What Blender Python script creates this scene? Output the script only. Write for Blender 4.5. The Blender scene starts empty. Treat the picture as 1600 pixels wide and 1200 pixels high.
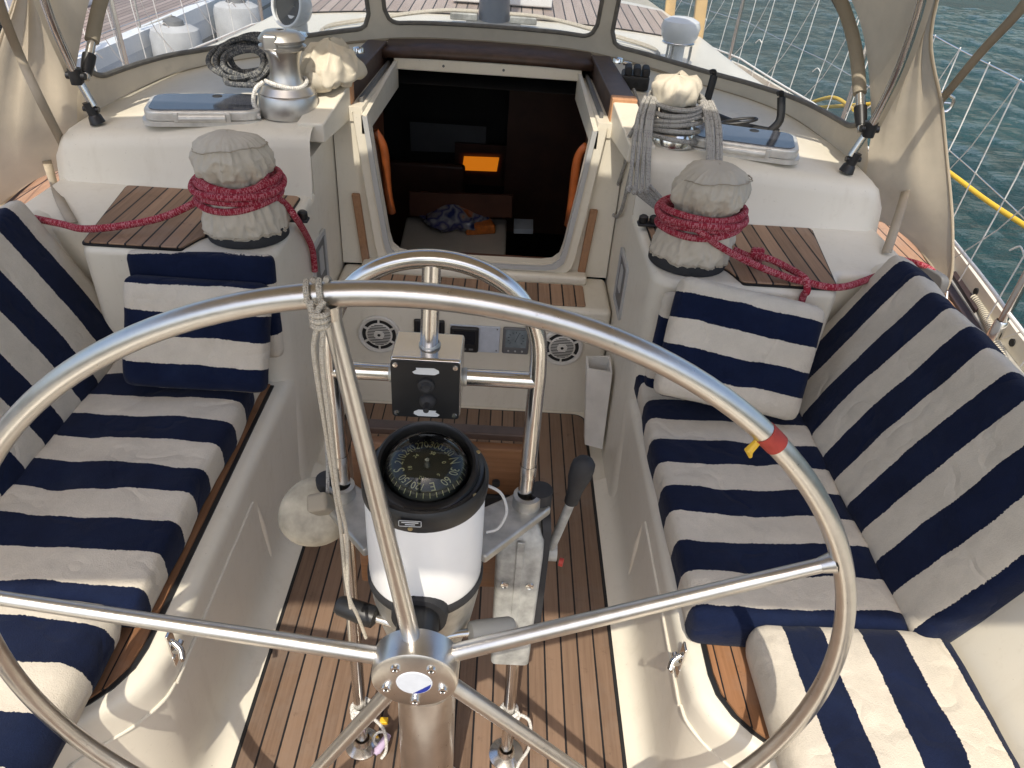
import bpy, bmesh, math, random
from mathutils import Vector, Matrix, noise
random.seed(7)
R = math.radians; PI = math.pi
scene = bpy.context.scene
COL = scene.collection
XC = -0.083                       # boat centreline; floor boards z = 0, X starboard, Y forward
EYE = Vector((0, 0, 1.62)); FPX = 1147.0
CR = Vector((0.99803, 0.01000, 0.06189)); CD = Vector((0.05642, -0.57348, -0.81727)); CF = Vector((0.02732, 0.81916, -0.57292))
def _o(v): return v.normalized()
CF = _o(CF); CR = _o(CR - CF*CR.dot(CF)); CD = CF.cross(CR)
def ray(px, py): return CR*((px-800)/FPX) + CD*((py-600)/FPX) + CF
def Z(px, py, z): r = ray(px, py); return EYE + r*((z-EYE.z)/r.z)
def Y(px, py, y): r = ray(px, py); return EYE + r*((y-EYE.y)/r.y)
def X(px, py, x): r = ray(px, py); return EYE + r*((x-EYE.x)/r.x)
def S(s, off, y, z): return Vector((XC + s*off, y, z))
V = lambda *a: Vector(a)

# ------------------------------------------------------------------ materials
def newmat(name):
    m = bpy.data.materials.new(name); m.use_nodes = True
    nt = m.node_tree; nt.nodes.clear()
    out = nt.nodes.new('ShaderNodeOutputMaterial'); b = nt.nodes.new('ShaderNodeBsdfPrincipled')
    nt.links.new(b.outputs[0], out.inputs[0])
    return m, nt, b, out
def N(nt, t, **kw):
    n = nt.nodes.new(t)
    for k, v in kw.items(): setattr(n, k, v)
    return n
def pos(nt): return N(nt, 'ShaderNodeNewGeometry').outputs['Position']
def noise_n(nt, vec, scale, detail=4, rough=.55):
    n = N(nt, 'ShaderNodeTexNoise'); n.inputs['Scale'].default_value = scale; n.inputs['Detail'].default_value = detail
    n.inputs['Roughness'].default_value = rough; nt.links.new(vec, n.inputs['Vector']); return n.outputs['Fac']
def ramp(nt, fac, stops):
    r = N(nt, 'ShaderNodeValToRGB'); cr = r.color_ramp
    while len(cr.elements) > 1: cr.elements.remove(cr.elements[-1])
    cr.elements[0].position = stops[0][0]; cr.elements[0].color = (*stops[0][1], 1)
    for p, c in stops[1:]:
        e = cr.elements.new(p); e.color = (*c, 1)
    nt.links.new(fac, r.inputs[0]); return r.outputs[0]
def math_n(nt, op, a, b=None):
    n = N(nt, 'ShaderNodeMath', operation=op)
    for i, v in enumerate((a, b)):
        if v is None: continue
        if isinstance(v, (int, float)): n.inputs[i].default_value = v
        else: nt.links.new(v, n.inputs[i])
    return n.outputs[0]
def mixc(nt, fac, a, b):
    n = N(nt, 'ShaderNodeMix', data_type='RGBA')
    for i, v in ((0, fac), (6, a), (7, b)):
        if isinstance(v, (int, float)): n.inputs[i].default_value = v
        elif isinstance(v, tuple): n.inputs[i].default_value = (*v, 1)
        else: nt.links.new(v, n.inputs[i])
    return n.outputs[2]
def bump(nt, b, h, strength, dist=.002):
    n = N(nt, 'ShaderNodeBump'); n.inputs['Strength'].default_value = strength; n.inputs['Distance'].default_value = dist
    nt.links.new(h, n.inputs['Height']); nt.links.new(n.outputs[0], b.inputs['Normal'])
def sc(c, k): return tuple(min(1, x*k) for x in c)
def mat(name, col, rough=.5, metal=0, var=.12, vscale=6, bmp=0, bscale=200, bdist=.001, spec=.5, rvar=0):
    m, nt, b, out = newmat(name)
    p = pos(nt)
    f = noise_n(nt, p, vscale, 5)
    nt.links.new(ramp(nt, f, [(.3, sc(col, 1-var)), (.7, sc(col, 1+var*.5))]), b.inputs['Base Color'])
    b.inputs['Roughness'].default_value = rough; b.inputs['Metallic'].default_value = metal
    b.inputs['Specular IOR Level'].default_value = spec
    if rvar:
        f2 = noise_n(nt, p, vscale*7, 5)
        nt.links.new(math_n(nt, 'ADD', math_n(nt, 'MULTIPLY', f2, rvar*2), rough-rvar), b.inputs['Roughness'])
    if bmp: bump(nt, b, noise_n(nt, p, bscale, 3), bmp, bdist)
    return m
def gelcoat():
    m, nt, b, out = newmat('gelcoat'); p = pos(nt)
    big = noise_n(nt, p, 1.7, 4); sp = noise_n(nt, p, 38, 6, .7)
    c = ramp(nt, big, [(.25, (.675, .62, .505)), (.75, (.76, .71, .605))])
    dirt = ramp(nt, sp, [(.58, (0, 0, 0)), (.80, (1, 1, 1))])
    c = mixc(nt, math_n(nt, 'MULTIPLY', dirt, .28), c, (.42, .36, .27))
    mp = N(nt, 'ShaderNodeMapping'); mp.inputs['Scale'].default_value = (16, 16, 2.2); nt.links.new(p, mp.inputs[0])
    st = ramp(nt, noise_n(nt, mp.outputs[0], 1.0, 5, .65), [(.56, (0, 0, 0)), (.78, (1, 1, 1))])
    c = mixc(nt, math_n(nt, 'MULTIPLY', st, .26), c, (.48, .41, .30))
    gr = ramp(nt, noise_n(nt, p, 6.5, 8, .75), [(.60, (0, 0, 0)), (.72, (1, 1, 1))])
    c = mixc(nt, math_n(nt, 'MULTIPLY', gr, .16), c, (.40, .36, .30))
    sk = ramp(nt, noise_n(nt, p, 170, 2, .5), [(.74, (0, 0, 0)), (.77, (1, 1, 1))])
    c = mixc(nt, math_n(nt, 'MULTIPLY', sk, .45), c, (.22, .18, .13))
    nt.links.new(c, b.inputs['Base Color'])
    nt.links.new(math_n(nt, 'ADD', math_n(nt, 'MULTIPLY', sp, .32), math_n(nt, 'ADD', math_n(nt, 'MULTIPLY', gr, .15), .22)), b.inputs['Roughness'])
    bump(nt, b, math_n(nt, 'ADD', noise_n(nt, p, 9, 2), math_n(nt, 'MULTIPLY', noise_n(nt, p, 60, 3), .12)), .14, .004)
    return m
def teak(name, axis, w, off, c1, c2, seam=.075, rough=.6, caulk=(.012, .011, .012)):
    m, nt, b, out = newmat(name); p = pos(nt)
    sep = N(nt, 'ShaderNodeSeparateXYZ'); nt.links.new(p, sep.inputs[0])
    a = sep.outputs[axis]
    u = math_n(nt, 'DIVIDE', math_n(nt, 'SUBTRACT', a, off), w)
    fr = math_n(nt, 'FRACT', u); pid = math_n(nt, 'FLOOR', u)
    seamf = math_n(nt, 'LESS_THAN', math_n(nt, 'ABSOLUTE', math_n(nt, 'SUBTRACT', fr, .5)), math_n(nt, 'SUBTRACT', .5+seam*.35 if False else .5-seam*.72, math_n(nt, 'MULTIPLY', noise_n(nt, p, 30, 3), seam*.5)) if seam else .6)   # 1 on the plank
    mp = N(nt, 'ShaderNodeMapping'); mp.inputs['Scale'].default_value = tuple([90 if i == axis else (3.2 if i < 2 else 40) for i in range(3)])
    nt.links.new(p, mp.inputs[0])
    cmb = N(nt, 'ShaderNodeCombineXYZ'); nt.links.new(math_n(nt, 'MULTIPLY', pid, 13.7), cmb.inputs[2])
    add = N(nt, 'ShaderNodeVectorMath', operation='ADD'); nt.links.new(mp.outputs[0], add.inputs[0]); nt.links.new(cmb.outputs[0], add.inputs[1])
    g = noise_n(nt, add.outputs[0], 1.6, 6, .65)
    wn = N(nt, 'ShaderNodeTexWhiteNoise', noise_dimensions='1D'); nt.links.new(pid, wn.inputs['W'])
    fac = math_n(nt, 'ADD', math_n(nt, 'MULTIPLY', g, .80), math_n(nt, 'SUBTRACT', math_n(nt, 'MULTIPLY', wn.outputs[0], .46), .10))
    wood = ramp(nt, fac, [(.25, c1), (.75, c2)])
    blot = noise_n(nt, p, 5, 3)
    wood = mixc(nt, math_n(nt, 'MULTIPLY', blot, .35), wood, sc(c2, 1.25))
    gy = ramp(nt, noise_n(nt, p, 3.3, 6, .7), [(.50, (0, 0, 0)), (.70, (1, 1, 1))])
    wood = mixc(nt, math_n(nt, 'MULTIPLY', gy, .38), wood, ((c2[0]*.70+.06), (c2[0]*.55+.06), (c2[0]*.46+.055)))
    dk = ramp(nt, noise_n(nt, p, 24, 5, .75), [(.60, (0, 0, 0)), (.74, (1, 1, 1))])
    wood = mixc(nt, math_n(nt, 'MULTIPLY', dk, .45), wood, sc(c1, .55))
    nt.links.new(mixc(nt, seamf, caulk, wood), b.inputs['Base Color'])
    b.inputs['Roughness'].default_value = rough; b.inputs['Specular IOR Level'].default_value = .3
    h = math_n(nt, 'ADD', math_n(nt, 'MULTIPLY', g, .5), math_n(nt, 'MULTIPLY', seamf, .6))
    bump(nt, b, h, .5, .0015)
    return m
def stripe(name, per, ph, navy=(.0048, .0090, .029), cream=(.60, .54, .445)):
    m, nt, b, out = newmat(name); p = pos(nt)
    uv = N(nt, 'ShaderNodeUVMap'); sep = N(nt, 'ShaderNodeSeparateXYZ'); nt.links.new(uv.outputs[0], sep.inputs[0])
    w1 = noise_n(nt, p, 5.5, 3); w2 = noise_n(nt, p, 240, 3)
    v = math_n(nt, 'ADD', sep.outputs[1], math_n(nt, 'ADD', math_n(nt, 'MULTIPLY', w1, .026), math_n(nt, 'MULTIPLY', w2, .0065)))
    v = math_n(nt, 'SUBTRACT', v, .0162)
    fr = math_n(nt, 'FRACT', math_n(nt, 'DIVIDE', math_n(nt, 'SUBTRACT', v, ph), per))
    isb = math_n(nt, 'GREATER_THAN', fr, .5)
    f = noise_n(nt, p, 14, 5, .65); fi = noise_n(nt, p, 420, 3, .7)
    fac = math_n(nt, 'ADD', math_n(nt, 'MULTIPLY', f, .6), math_n(nt, 'MULTIPLY', fi, .4))
    cc = ramp(nt, fac, [(.3, sc(cream, .84)), (.7, sc(cream, 1.1))])
    st = ramp(nt, noise_n(nt, p, 4.3, 4, .6), [(.55, (0, 0, 0)), (.75, (1, 1, 1))])
    cc = mixc(nt, math_n(nt, 'MULTIPLY', st, .3), cc, sc(cream, .68))
    s2 = ramp(nt, noise_n(nt, p, 21, 6, .75), [(.60, (0, 0, 0)), (.72, (1, 1, 1))])
    cc = mixc(nt, math_n(nt, 'MULTIPLY', s2, .28), cc, sc(cream, .62))
    nn = ramp(nt, fac, [(.3, sc(navy, .72)), (.7, sc(navy, 1.45))])
    fd = ramp(nt, noise_n(nt, p, 6, 5, .65), [(.48, (0, 0, 0)), (.75, (1, 1, 1))])
    nn = mixc(nt, math_n(nt, 'MULTIPLY', fd, .40), nn, (navy[0]*3.2, navy[1]*2.8, navy[2]*2.0))
    nt.links.new(mixc(nt, isb, cc, nn), b.inputs['Base Color'])
    b.inputs['Roughness'].default_value = .95; b.inputs['Specular IOR Level'].default_value = .12
    b.inputs['Sheen Weight'].default_value = .06; b.inputs['Sheen Roughness'].default_value = .5
    cr1 = math_n(nt, 'ABSOLUTE', math_n(nt, 'SUBTRACT', noise_n(nt, p, 5.2, 3, .5), .5))
    h = math_n(nt, 'ADD', math_n(nt, 'MULTIPLY', fi, 1.0), math_n(nt, 'ADD', math_n(nt, 'MULTIPLY', noise_n(nt, p, 60, 3), .8), math_n(nt, 'MULTIPLY', math_n(nt, 'MINIMUM', cr1, .05), 36.0)))
    bump(nt, b, h, .55, .0025)
    return m
def fabric(name, col, trans=.25, var=.15):
    m, nt, b, out = newmat(name); p = pos(nt)
    f = noise_n(nt, p, 3.5, 5, .6); fi = noise_n(nt, p, 300, 2)
    c = ramp(nt, f, [(.3, sc(col, 1-var)), (.7, sc(col, 1+var))])
    d = ramp(nt, noise_n(nt, p, 11, 5, .7), [(.6, (0, 0, 0)), (.8, (1, 1, 1))])
    c = mixc(nt, math_n(nt, 'MULTIPLY', d, .3), c, sc(col, .6))
    nt.links.new(c, b.inputs['Base Color']); b.inputs['Roughness'].default_value = .9; b.inputs['Specular IOR Level'].default_value = .15
    bump(nt, b, math_n(nt, 'ADD', math_n(nt, 'MULTIPLY', fi, .3), noise_n(nt, p, 18, 3)), .4, .004)
    if trans:
        t = N(nt, 'ShaderNodeBsdfTranslucent'); nt.links.new(c, t.inputs[0])
        mx = N(nt, 'ShaderNodeMixShader'); mx.inputs[0].default_value = trans
        nt.links.new(b.outputs[0], mx.inputs[1]); nt.links.new(t.outputs[0], mx.inputs[2]); nt.links.new(mx.outputs[0], out.inputs[0])
    return m
def vinyl():
    m, nt, b, out = newmat('clear_vinyl')
    tr = N(nt, 'ShaderNodeBsdfTransparent'); tr.inputs[0].default_value = (.86, .89, .90, 1)
    gl = N(nt, 'ShaderNodeBsdfGlossy'); gl.inputs['Roughness'].default_value = .08
    bump_n = N(nt, 'ShaderNodeBump'); bump_n.inputs['Strength'].default_value = .25; bump_n.inputs['Distance'].default_value = .01
    nt.links.new(noise_n(nt, pos(nt), 5, 3), bump_n.inputs['Height']); nt.links.new(bump_n.outputs[0], gl.inputs['Normal'])
    lw = N(nt, 'ShaderNodeLayerWeight'); fz = math_n(nt, 'ADD', math_n(nt, 'MULTIPLY', math_n(nt, 'POWER', lw.outputs['Facing'], 5.0), .55), .04)
    mx = N(nt, 'ShaderNodeMixShader'); nt.links.new(fz, mx.inputs[0])
    nt.links.new(tr.outputs[0], mx.inputs[1]); nt.links.new(gl.outputs[0], mx.inputs[2])
    df = N(nt, 'ShaderNodeBsdfDiffuse'); df.inputs[0].default_value = (.62, .66, .70, 1)
    m2 = N(nt, 'ShaderNodeMixShader'); m2.inputs[0].default_value = .10
    hz = ramp(nt, noise_n(nt, pos(nt), 2.5, 4), [(.35, (.12, .12, .12)), (.75, (.29, .29, .29))]); nt.links.new(hz, m2.inputs[0])
    nt.links.new(mx.outputs[0], m2.inputs[1]); nt.links.new(df.outputs[0], m2.inputs[2]); nt.links.new(m2.outputs[0], out.inputs[0])
    return m
def ropemat(name, c1, c2, k=1.0, amount=.5, dark=.55):
    m, nt, b, out = newmat(name)
    uv = N(nt, 'ShaderNodeUVMap'); mp = N(nt, 'ShaderNodeMapping'); mp.inputs['Scale'].default_value = (260*k, 9, 1); mp.inputs['Rotation'].default_value = (0, 0, 0)
    nt.links.new(uv.outputs[0], mp.inputs[0])
    sep = N(nt, 'ShaderNodeSeparateXYZ'); nt.links.new(mp.outputs[0], sep.inputs[0])
    s1 = math_n(nt, 'SINE', math_n(nt, 'ADD', math_n(nt, 'MULTIPLY', sep.outputs[0], 2.2), math_n(nt, 'MULTIPLY', sep.outputs[1], 2*PI*5/9)))
    s2 = math_n(nt, 'SINE', math_n(nt, 'SUBTRACT', math_n(nt, 'MULTIPLY', sep.outputs[0], 2.2), math_n(nt, 'MULTIPLY', sep.outputs[1], 2*PI*5/9)))
    pr = math_n(nt, 'MULTIPLY', s1, s2)
    v = N(nt, 'ShaderNodeTexWhiteNoise', noise_dimensions='2D')
    sn = N(nt, 'ShaderNodeVectorMath', operation='FLOOR'); nt.links.new(mp.outputs[0], sn.inputs[0]); nt.links.new(sn.outputs[0], v.inputs['Vector'])
    fl = math_n(nt, 'GREATER_THAN', v.outputs[0], 1-amount)
    c = mixc(nt, fl, c1, c2)
    c = mixc(nt, math_n(nt, 'MULTIPLY', math_n(nt, 'LESS_THAN', pr, -.25), 1-dark), c, sc(c1, .35))
    nt.links.new(c, b.inputs['Base Color']); b.inputs['Roughness'].default_value = .85; b.inputs['Specular IOR Level'].default_value = .2
    bump(nt, b, pr, .6, .0012)
    return m
def ringrope(name, col):
    m, nt, b, out = newmat(name)
    uv = N(nt, 'ShaderNodeUVMap'); sep = N(nt, 'ShaderNodeSeparateXYZ'); nt.links.new(uv.outputs[0], sep.inputs[0])
    w = math_n(nt, 'SINE', math_n(nt, 'ADD', math_n(nt, 'MULTIPLY', sep.outputs[0], 2*PI/.0115), math_n(nt, 'MULTIPLY', sep.outputs[1], 2.4)))
    c = ramp(nt, math_n(nt, 'ADD', math_n(nt, 'MULTIPLY', w, .5), .5), [(.05, sc(col, .45)), (.4, col), (1, sc(col, 1.08))])
    nt.links.new(c, b.inputs['Base Color']); b.inputs['Roughness'].default_value = .9
    bump(nt, b, w, .8, .003); return m
def water():
    m, nt, b, out = newmat('sea_water'); p = pos(nt)
    mp = N(nt, 'ShaderNodeMapping'); mp.inputs['Scale'].default_value = (1.0, 2.1, 1); mp.inputs['Rotation'].default_value = (0, 0, R(12)); nt.links.new(p, mp.inputs[0])
    a = noise_n(nt, mp.outputs[0], 4.2, 5, .65); c = noise_n(nt, mp.outputs[0], 14, 4, .6)
    h = math_n(nt, 'ADD', a, math_n(nt, 'MULTIPLY', c, .4))
    nt.links.new(ramp(nt, noise_n(nt, p, .5, 3), [(.3, (.010, .055, .064)), (.7, (.020, .092, .102))]), b.inputs['Base Color'])
    b.inputs['Roughness'].default_value = .07; b.inputs['IOR'].default_value = 1.33
    bump(nt, b, h, 1.0, .75)
    return m
def emit(name, col, st):
    m = bpy.data.materials.new(name); m.use_nodes = True; nt = m.node_tree; b = nt.nodes['Principled BSDF']
    b.inputs['Base Color'].default_value = (*col, 1); b.inputs['Emission Color'].default_value = (*col, 1); b.inputs['Emission Strength'].default_value = st
    return m
def steel(name, col=(.72, .70, .67), rough=.16):
    m, nt, b, out = newmat(name); p = pos(nt)
    b.inputs['Metallic'].default_value = 1
    f = noise_n(nt, p, 22, 5, .7); s = noise_n(nt, p, 130, 4, .7)
    c = ramp(nt, f, [(.3, sc(col, .85)), (.7, col)])
    sp = ramp(nt, noise_n(nt, p, 75, 3, .6), [(.72, (0, 0, 0)), (.78, (1, 1, 1))])
    nt.links.new(mixc(nt, math_n(nt, 'MULTIPLY', sp, .5), c, (.25, .20, .15)), b.inputs['Base Color'])
    nt.links.new(math_n(nt, 'ADD', math_n(nt, 'MULTIPLY', math_n(nt, 'ADD', f, s), .14), rough-.10), b.inputs['Roughness'])
    bump(nt, b, s, .05, .001)
    return m
M = dict(
 gel=gelcoat(),
 gelw=mat('white_paint', (.80, .79, .77), .25, var=.06, vscale=9, bmp=.03, bscale=30),
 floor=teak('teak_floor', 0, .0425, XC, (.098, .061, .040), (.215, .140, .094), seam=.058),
 pad=teak('teak_pad', 0, .0425, XC+.012, (.17, .102, .062), (.36, .225, .14), seam=.06),
 deck=teak('teak_deck', 0, .047, XC+.02, (.24, .13, .075), (.45, .27, .17), seam=.05),
 rteak=teak('teak_roof', 0, .052, XC+.02, (.24, .18, .15), (.42, .34, .285), seam=.06),
 edge=teak('teak_edge', 0, .034, XC-.520, (.15, .068, .032), (.33, .165, .08), seam=.045),
 board=teak('teak_board', 2, .6, .1, (.17, .075, .033), (.30, .145, .065), seam=0),
 trim=teak('teak_trim', 0, 3.0, -1.5, (.20, .10, .05), (.36, .20, .11), seam=0),
 trimn=teak('new_teak', 0, 3.0, -1.5, (.36, .17, .08), (.52, .28, .15), seam=0),
 runner=mat('dark_teak', (.075, .043, .030), .5, var=.35, vscale=20, bmp=.2, bscale=90),
 rail=mat('varnished_wood', (.22, .058, .016), .3, var=.3, vscale=18),
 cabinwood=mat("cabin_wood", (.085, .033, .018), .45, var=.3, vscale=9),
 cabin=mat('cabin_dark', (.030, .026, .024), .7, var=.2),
 cabincounter=mat('cabin_counter', (.42, .40, .37), .5),
 caulk=mat('black_caulk', (.012, .012, .013), .55),
 steel=steel('stainless_steel'), steelb=steel('brushed_steel', (.66, .64, .61), .27),
 alu=mat('cast_aluminium', (.50, .49, .46), .52, 1, var=.3, vscale=25, bmp=.25, bscale=300, rvar=.12),
 alup=mat('painted_aluminium', (.40, .40, .375), .55, .2, var=.42, vscale=34, bmp=.4, bscale=250),
 alub=mat('hatch_aluminium', (.68, .66, .61), .38, .45, var=.2, vscale=30, rvar=.1),
 satin=steel('satin_alloy', (.60, .59, .57), .32),
 chrome=steel('chrome', (.80, .79, .77), .12),
 blk=mat('black_plastic', (.012, .012, .013), .42, var=.3, vscale=30, bmp=.08, bscale=300),
 blkm=mat('black_rubber', (.020, .020, .022), .7, var=.3, vscale=40),
 grey=mat('grey_plastic', (.13, .13, .13), .5),
 lgrey=mat('light_grey_plastic', (.44, .44, .43), .45, var=.08),
 offw=mat('off_white_plastic', (.66, .63, .57), .4, var=.12, vscale=15),
 whitelabel=mat('scraped_label', (.62, .63, .63), .6),
 slot=mat('dark_slot', (.015, .015, .015), .8),
 canvas=fabric('beige_canvas', (.56, .485, .37), .38),
 canvasd=fabric('canvas_edging', (.33, .29, .225), .1),
 cover=fabric('cover_cloth', (.55, .49, .395), .06, .14),
 strap=fabric('strap_webbing', (.40, .345, .265), .05),
 bag=fabric('bag_cloth', (.62, .56, .45), .08, .2),
 seam=mat('window_edging', (.15, .14, .125), .7, var=.25, vscale=30),
 vinyl=vinyl(),
 smoke=mat('smoked_acrylic', (.060, .066, .085), .10, var=.3, vscale=6, rvar=.05),
 red=ropemat('red_rope', (.33, .026, .045), (.52, .17, .19), 2.2, .42, .6),
 greyrope=ropemat('grey_rope', (.40, .385, .355), (.27, .26, .245), 1.6, .2, .72),
 darkrope=ropemat('dark_rope', (.085, .09, .10), (.22, .22, .21), 1.6, .35, .7),
 cord=ropemat('beige_cord', (.62, .56, .46), (.52, .46, .37), 2.2, .3, .75),
 cream=ringrope('cream_rope', (.66, .60, .47)),
 white=ropemat('white_line', (.74, .72, .67), (.55, .53, .49), 1, .25),
 yellow=mat('yellow_hose', (.72, .47, .03), .45, var=.12),
 redtape=mat('red_tape', (.42, .045, .030), .6, var=.2, vscale=60),
 yelltape=mat('yellow_tape', (.75, .45, .02), .5),
 lens=mat('lcd_glass', (.015, .017, .022), .15, var=.2),
 lcd=mat('gauge_face', (.20, .235, .25), .2, var=.25, vscale=40),
 blue=mat('blue_enamel', (.012, .030, .25), .35),
 emblem=mat('white_enamel', (.52, .55, .60), .3, var=.08, vscale=60),
 digits=mat('dial_digits', (.50, .48, .28), .6),
 card=mat('compass_card', (.010, .012, .010), .5),
 brass=mat('brass_screw', (.50, .40, .22), .4, 1),
 floatm=mat('worn_cream_plastic', (.46, .41, .31), .65, var=.45, vscale=22, bmp=.3, bscale=160),
 lilac=mat('lilac_plastic', (.50, .40, .56), .5),
 hullw=mat('hull_white', (.42, .44, .47), .3, var=.10),
 fend=mat('fender_cover', (.46, .46, .46), .8, var=.2, vscale=9, bmp=.3, bscale=80),
 water=water(),
 wood=mat('pale_wood', (.62, .42, .19), .6, var=.2, vscale=12),
 net=mat('net_line', (.80, .79, .75), .7, var=.1),
 stain=mat('rub_rail', (.045, .028, .028), .5),
 orange=emit('curtain_glow', (.85, .23, .01), .36),  # emission stands in for sunlight on the orange curtain
 paper=mat('paper', (.42, .48, .55), .6), bagp=mat('plastic_bag', (.15, .17, .25), .25, var=.6, vscale=25),
 bago=mat('bag_orange', (.55, .16, .03), .4, var=.4, vscale=30),
)
def dome_glass():
    m, nt, b, out = newmat('compass_dome')
    tr = N(nt, 'ShaderNodeBsdfTransparent'); tr.inputs[0].default_value = (.80, .82, .74, 1)
    gl = N(nt, 'ShaderNodeBsdfGlossy'); gl.inputs['Roughness'].default_value = .10
    lw = N(nt, 'ShaderNodeFresnel'); lw.inputs[0].default_value = 1.5
    mx = N(nt, 'ShaderNodeMixShader'); nt.links.new(lw.outputs[0], mx.inputs[0]); nt.links.new(tr.outputs[0], mx.inputs[1]); nt.links.new(gl.outputs[0], mx.inputs[2])
    nt.links.new(mx.outputs[0], out.inputs[0]); return m
M['dome'] = dome_glass()

# ------------------------------------------------------------------ mesh builder
class MB:
    def __init__(s): s.v = []; s.f = []; s.uv = {}
    def add(s, verts, faces, uvs=None):
        o = len(s.v); s.v += [Vector(p) for p in verts]; s.f += [tuple(i+o for i in f) for f in faces]
        if uvs:
            for i, u in enumerate(uvs): s.uv[o+i] = u
        return s
    def box(s, c, size, rot=None):
        c = Vector(c); h = Vector(size)/2; rot = rot or Matrix.Identity(3)
        P = [c + rot @ V(h.x*a, h.y*b, h.z*d) for a in (-1, 1) for b in (-1, 1) for d in (-1, 1)]
        return s.add(P, [(0, 1, 3, 2), (4, 6, 7, 5), (0, 4, 5, 1), (2, 3, 7, 6), (0, 2, 6, 4), (1, 5, 7, 3)])
    def tube(s, pts, r, n=12, closed=False, cap=True, flat=None):
        pts = [Vector(p) for p in pts]; m = len(pts)
        rr = r if isinstance(r, (list, tuple)) else [r]*m
        tang = []
        for i in range(m):
            a = pts[(i-1) % m] if (closed or i > 0) else pts[0]; b = pts[(i+1) % m] if (closed or i < m-1) else pts[-1]
            t = (b-a); tang.append(t.normalized() if t.length > 1e-9 else V(0, 0, 1))
        nrm = tang[0].orthogonal().normalized(); L = 0; verts = []; uvs = []
        for i in range(m):
            if i: L += (pts[i]-pts[i-1]).length
            nrm = (nrm - tang[i]*nrm.dot(tang[i])); nrm = nrm.normalized() if nrm.length > 1e-6 else tang[i].orthogonal().normalized()
            bn = tang[i].cross(nrm)
            for k in range(n):
                a = 2*PI*k/n; verts.append(pts[i] + (nrm*math.cos(a) + bn*math.sin(a))*rr[i]); uvs.append((L, k/n if k <= n/2 else 1-k/n))
        faces = []
        for i in range(m if closed else m-1):
            j = (i+1) % m
            for k in range(n): faces.append((i*n+k, i*n+(k+1) % n, j*n+(k+1) % n, j*n+k))
        if cap and not closed:
            faces.append(tuple(range(n-1, -1, -1))); faces.append(tuple((m-1)*n+k for k in range(n)))
        return s.add(verts, faces, uvs)
    def cyl(s, a, b, r, r2=None, n=24): return s.tube([a, b], [r, r if r2 is None else r2], n)
    def lathe(s, prof, c, axis=(0, 0, 1), n=32, fn=None, cap=True):
        c = Vector(c); ax = Vector(axis).normalized(); q = V(0, 0, 1).rotation_difference(ax); verts = []
        for i, (r, z) in enumerate(prof):
            for k in range(n):
                a = 2*PI*k/n; p = V(r*math.cos(a), r*math.sin(a), z)
                if fn: p = fn(p, a, z)
                verts.append(c + q @ p)
        faces = [(i*n+k, i*n+(k+1) % n, (i+1)*n+(k+1) % n, (i+1)*n+k) for i in range(len(prof)-1) for k in range(n)]
        if cap:
            faces.append(tuple(range(n-1, -1, -1))); faces.append(tuple((len(prof)-1)*n+k for k in range(n)))
        return s.add(verts, faces)
    def prism(s, poly, z0, z1, fn=None):
        fn = fn or (lambda x, y, z: V(x, y, z)); n = len(poly)
        a = sum(poly[i][0]*poly[(i+1) % n][1]-poly[(i+1) % n][0]*poly[i][1] for i in range(n))
        if a < 0: poly = poly[::-1]
        vs = [fn(x, y, z0) for x, y in poly] + [fn(x, y, z1) for x, y in poly]
        return s.add(vs, [tuple(range(n-1, -1, -1)), tuple(range(n, 2*n))] + [(i, (i+1) % n, n+(i+1) % n, n+i) for i in range(n)])
    def grid(s, rows, uvs=None, close=False):
        n = len(rows[0]); m = len(rows); vs = [p for r in rows for p in r]
        fs = [(i*n+k, i*n+k+1, (i+1)*n+k+1, (i+1)*n+k) for i in range(m-1) for k in range(n-1)]
        return s.add(vs, fs, uvs)
    def build(s, name, m, parent=None, root=None, smooth=True, bevel=0, bseg=3, ang=38, solid=0, sub=0):
        base = Vector(root) if root is not None else (Vector(parent.matrix_basis.translation) if parent is not None and parent.type == 'EMPTY' else V(0, 0, 0))
        if parent is not None and parent.type != 'EMPTY': base = Vector(parent.get('_b', (0, 0, 0)))
        me = bpy.data.meshes.new(name); me.from_pydata([tuple(p-base) for p in s.v], [], s.f); me.validate()
        if s.uv and len(me.vertices) == len(s.v):
            ul = me.uv_layers.new(name='UVMap')
            for l in me.loops: ul.data[l.index].uv = s.uv.get(l.vertex_index, (0, 0))
        bm = bmesh.new(); bm.from_mesh(me); bmesh.ops.recalc_face_normals(bm, faces=bm.faces)
        for f in bm.faces: f.smooth = smooth
        if smooth:
            for e in bm.edges:
                if len(e.link_faces) == 2 and e.calc_face_angle(0) > R(ang): e.smooth = False
        bm.to_mesh(me); bm.free()
        me.materials.append(M[m] if isinstance(m, str) else m)
        o = bpy.data.objects.new(name, me); COL.objects.link(o)
        o['_b'] = tuple(base)
        if parent is not None: o.parent = parent
        else: o.location = base
        if solid:
            md = o.modifiers.new('solid', 'SOLIDIFY'); md.thickness = solid; md.offset = 0
        if bevel:
            md = o.modifiers.new('bevel', 'BEVEL'); md.width = bevel; md.segments = bseg; md.limit_method = 'ANGLE'; md.angle_limit = R(35); md.harden_normals = False
            for e in me.edges: e.use_edge_sharp = False
            for p in me.polygons: p.use_smooth = True
            w = o.modifiers.new('wn', 'WEIGHTED_NORMAL'); w.keep_sharp = True
        if sub:
            md = o.modifiers.new('sub', 'SUBSURF'); md.levels = sub; md.render_levels = sub
        return o
def thing(name, label, cat, loc, group=None):
    o = bpy.data.objects.new(name, None); COL.objects.link(o); o.location = loc; o.empty_display_size = .05
    o['label'] = label; o['category'] = cat
    if group: o['group'] = group
    return o
def tag(o, label, cat, group=None, kind=None):
    if label: o['label'] = label
    if cat: o['category'] = cat
    if group: o['group'] = group
    if kind: o['kind'] = kind
    return o
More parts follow.
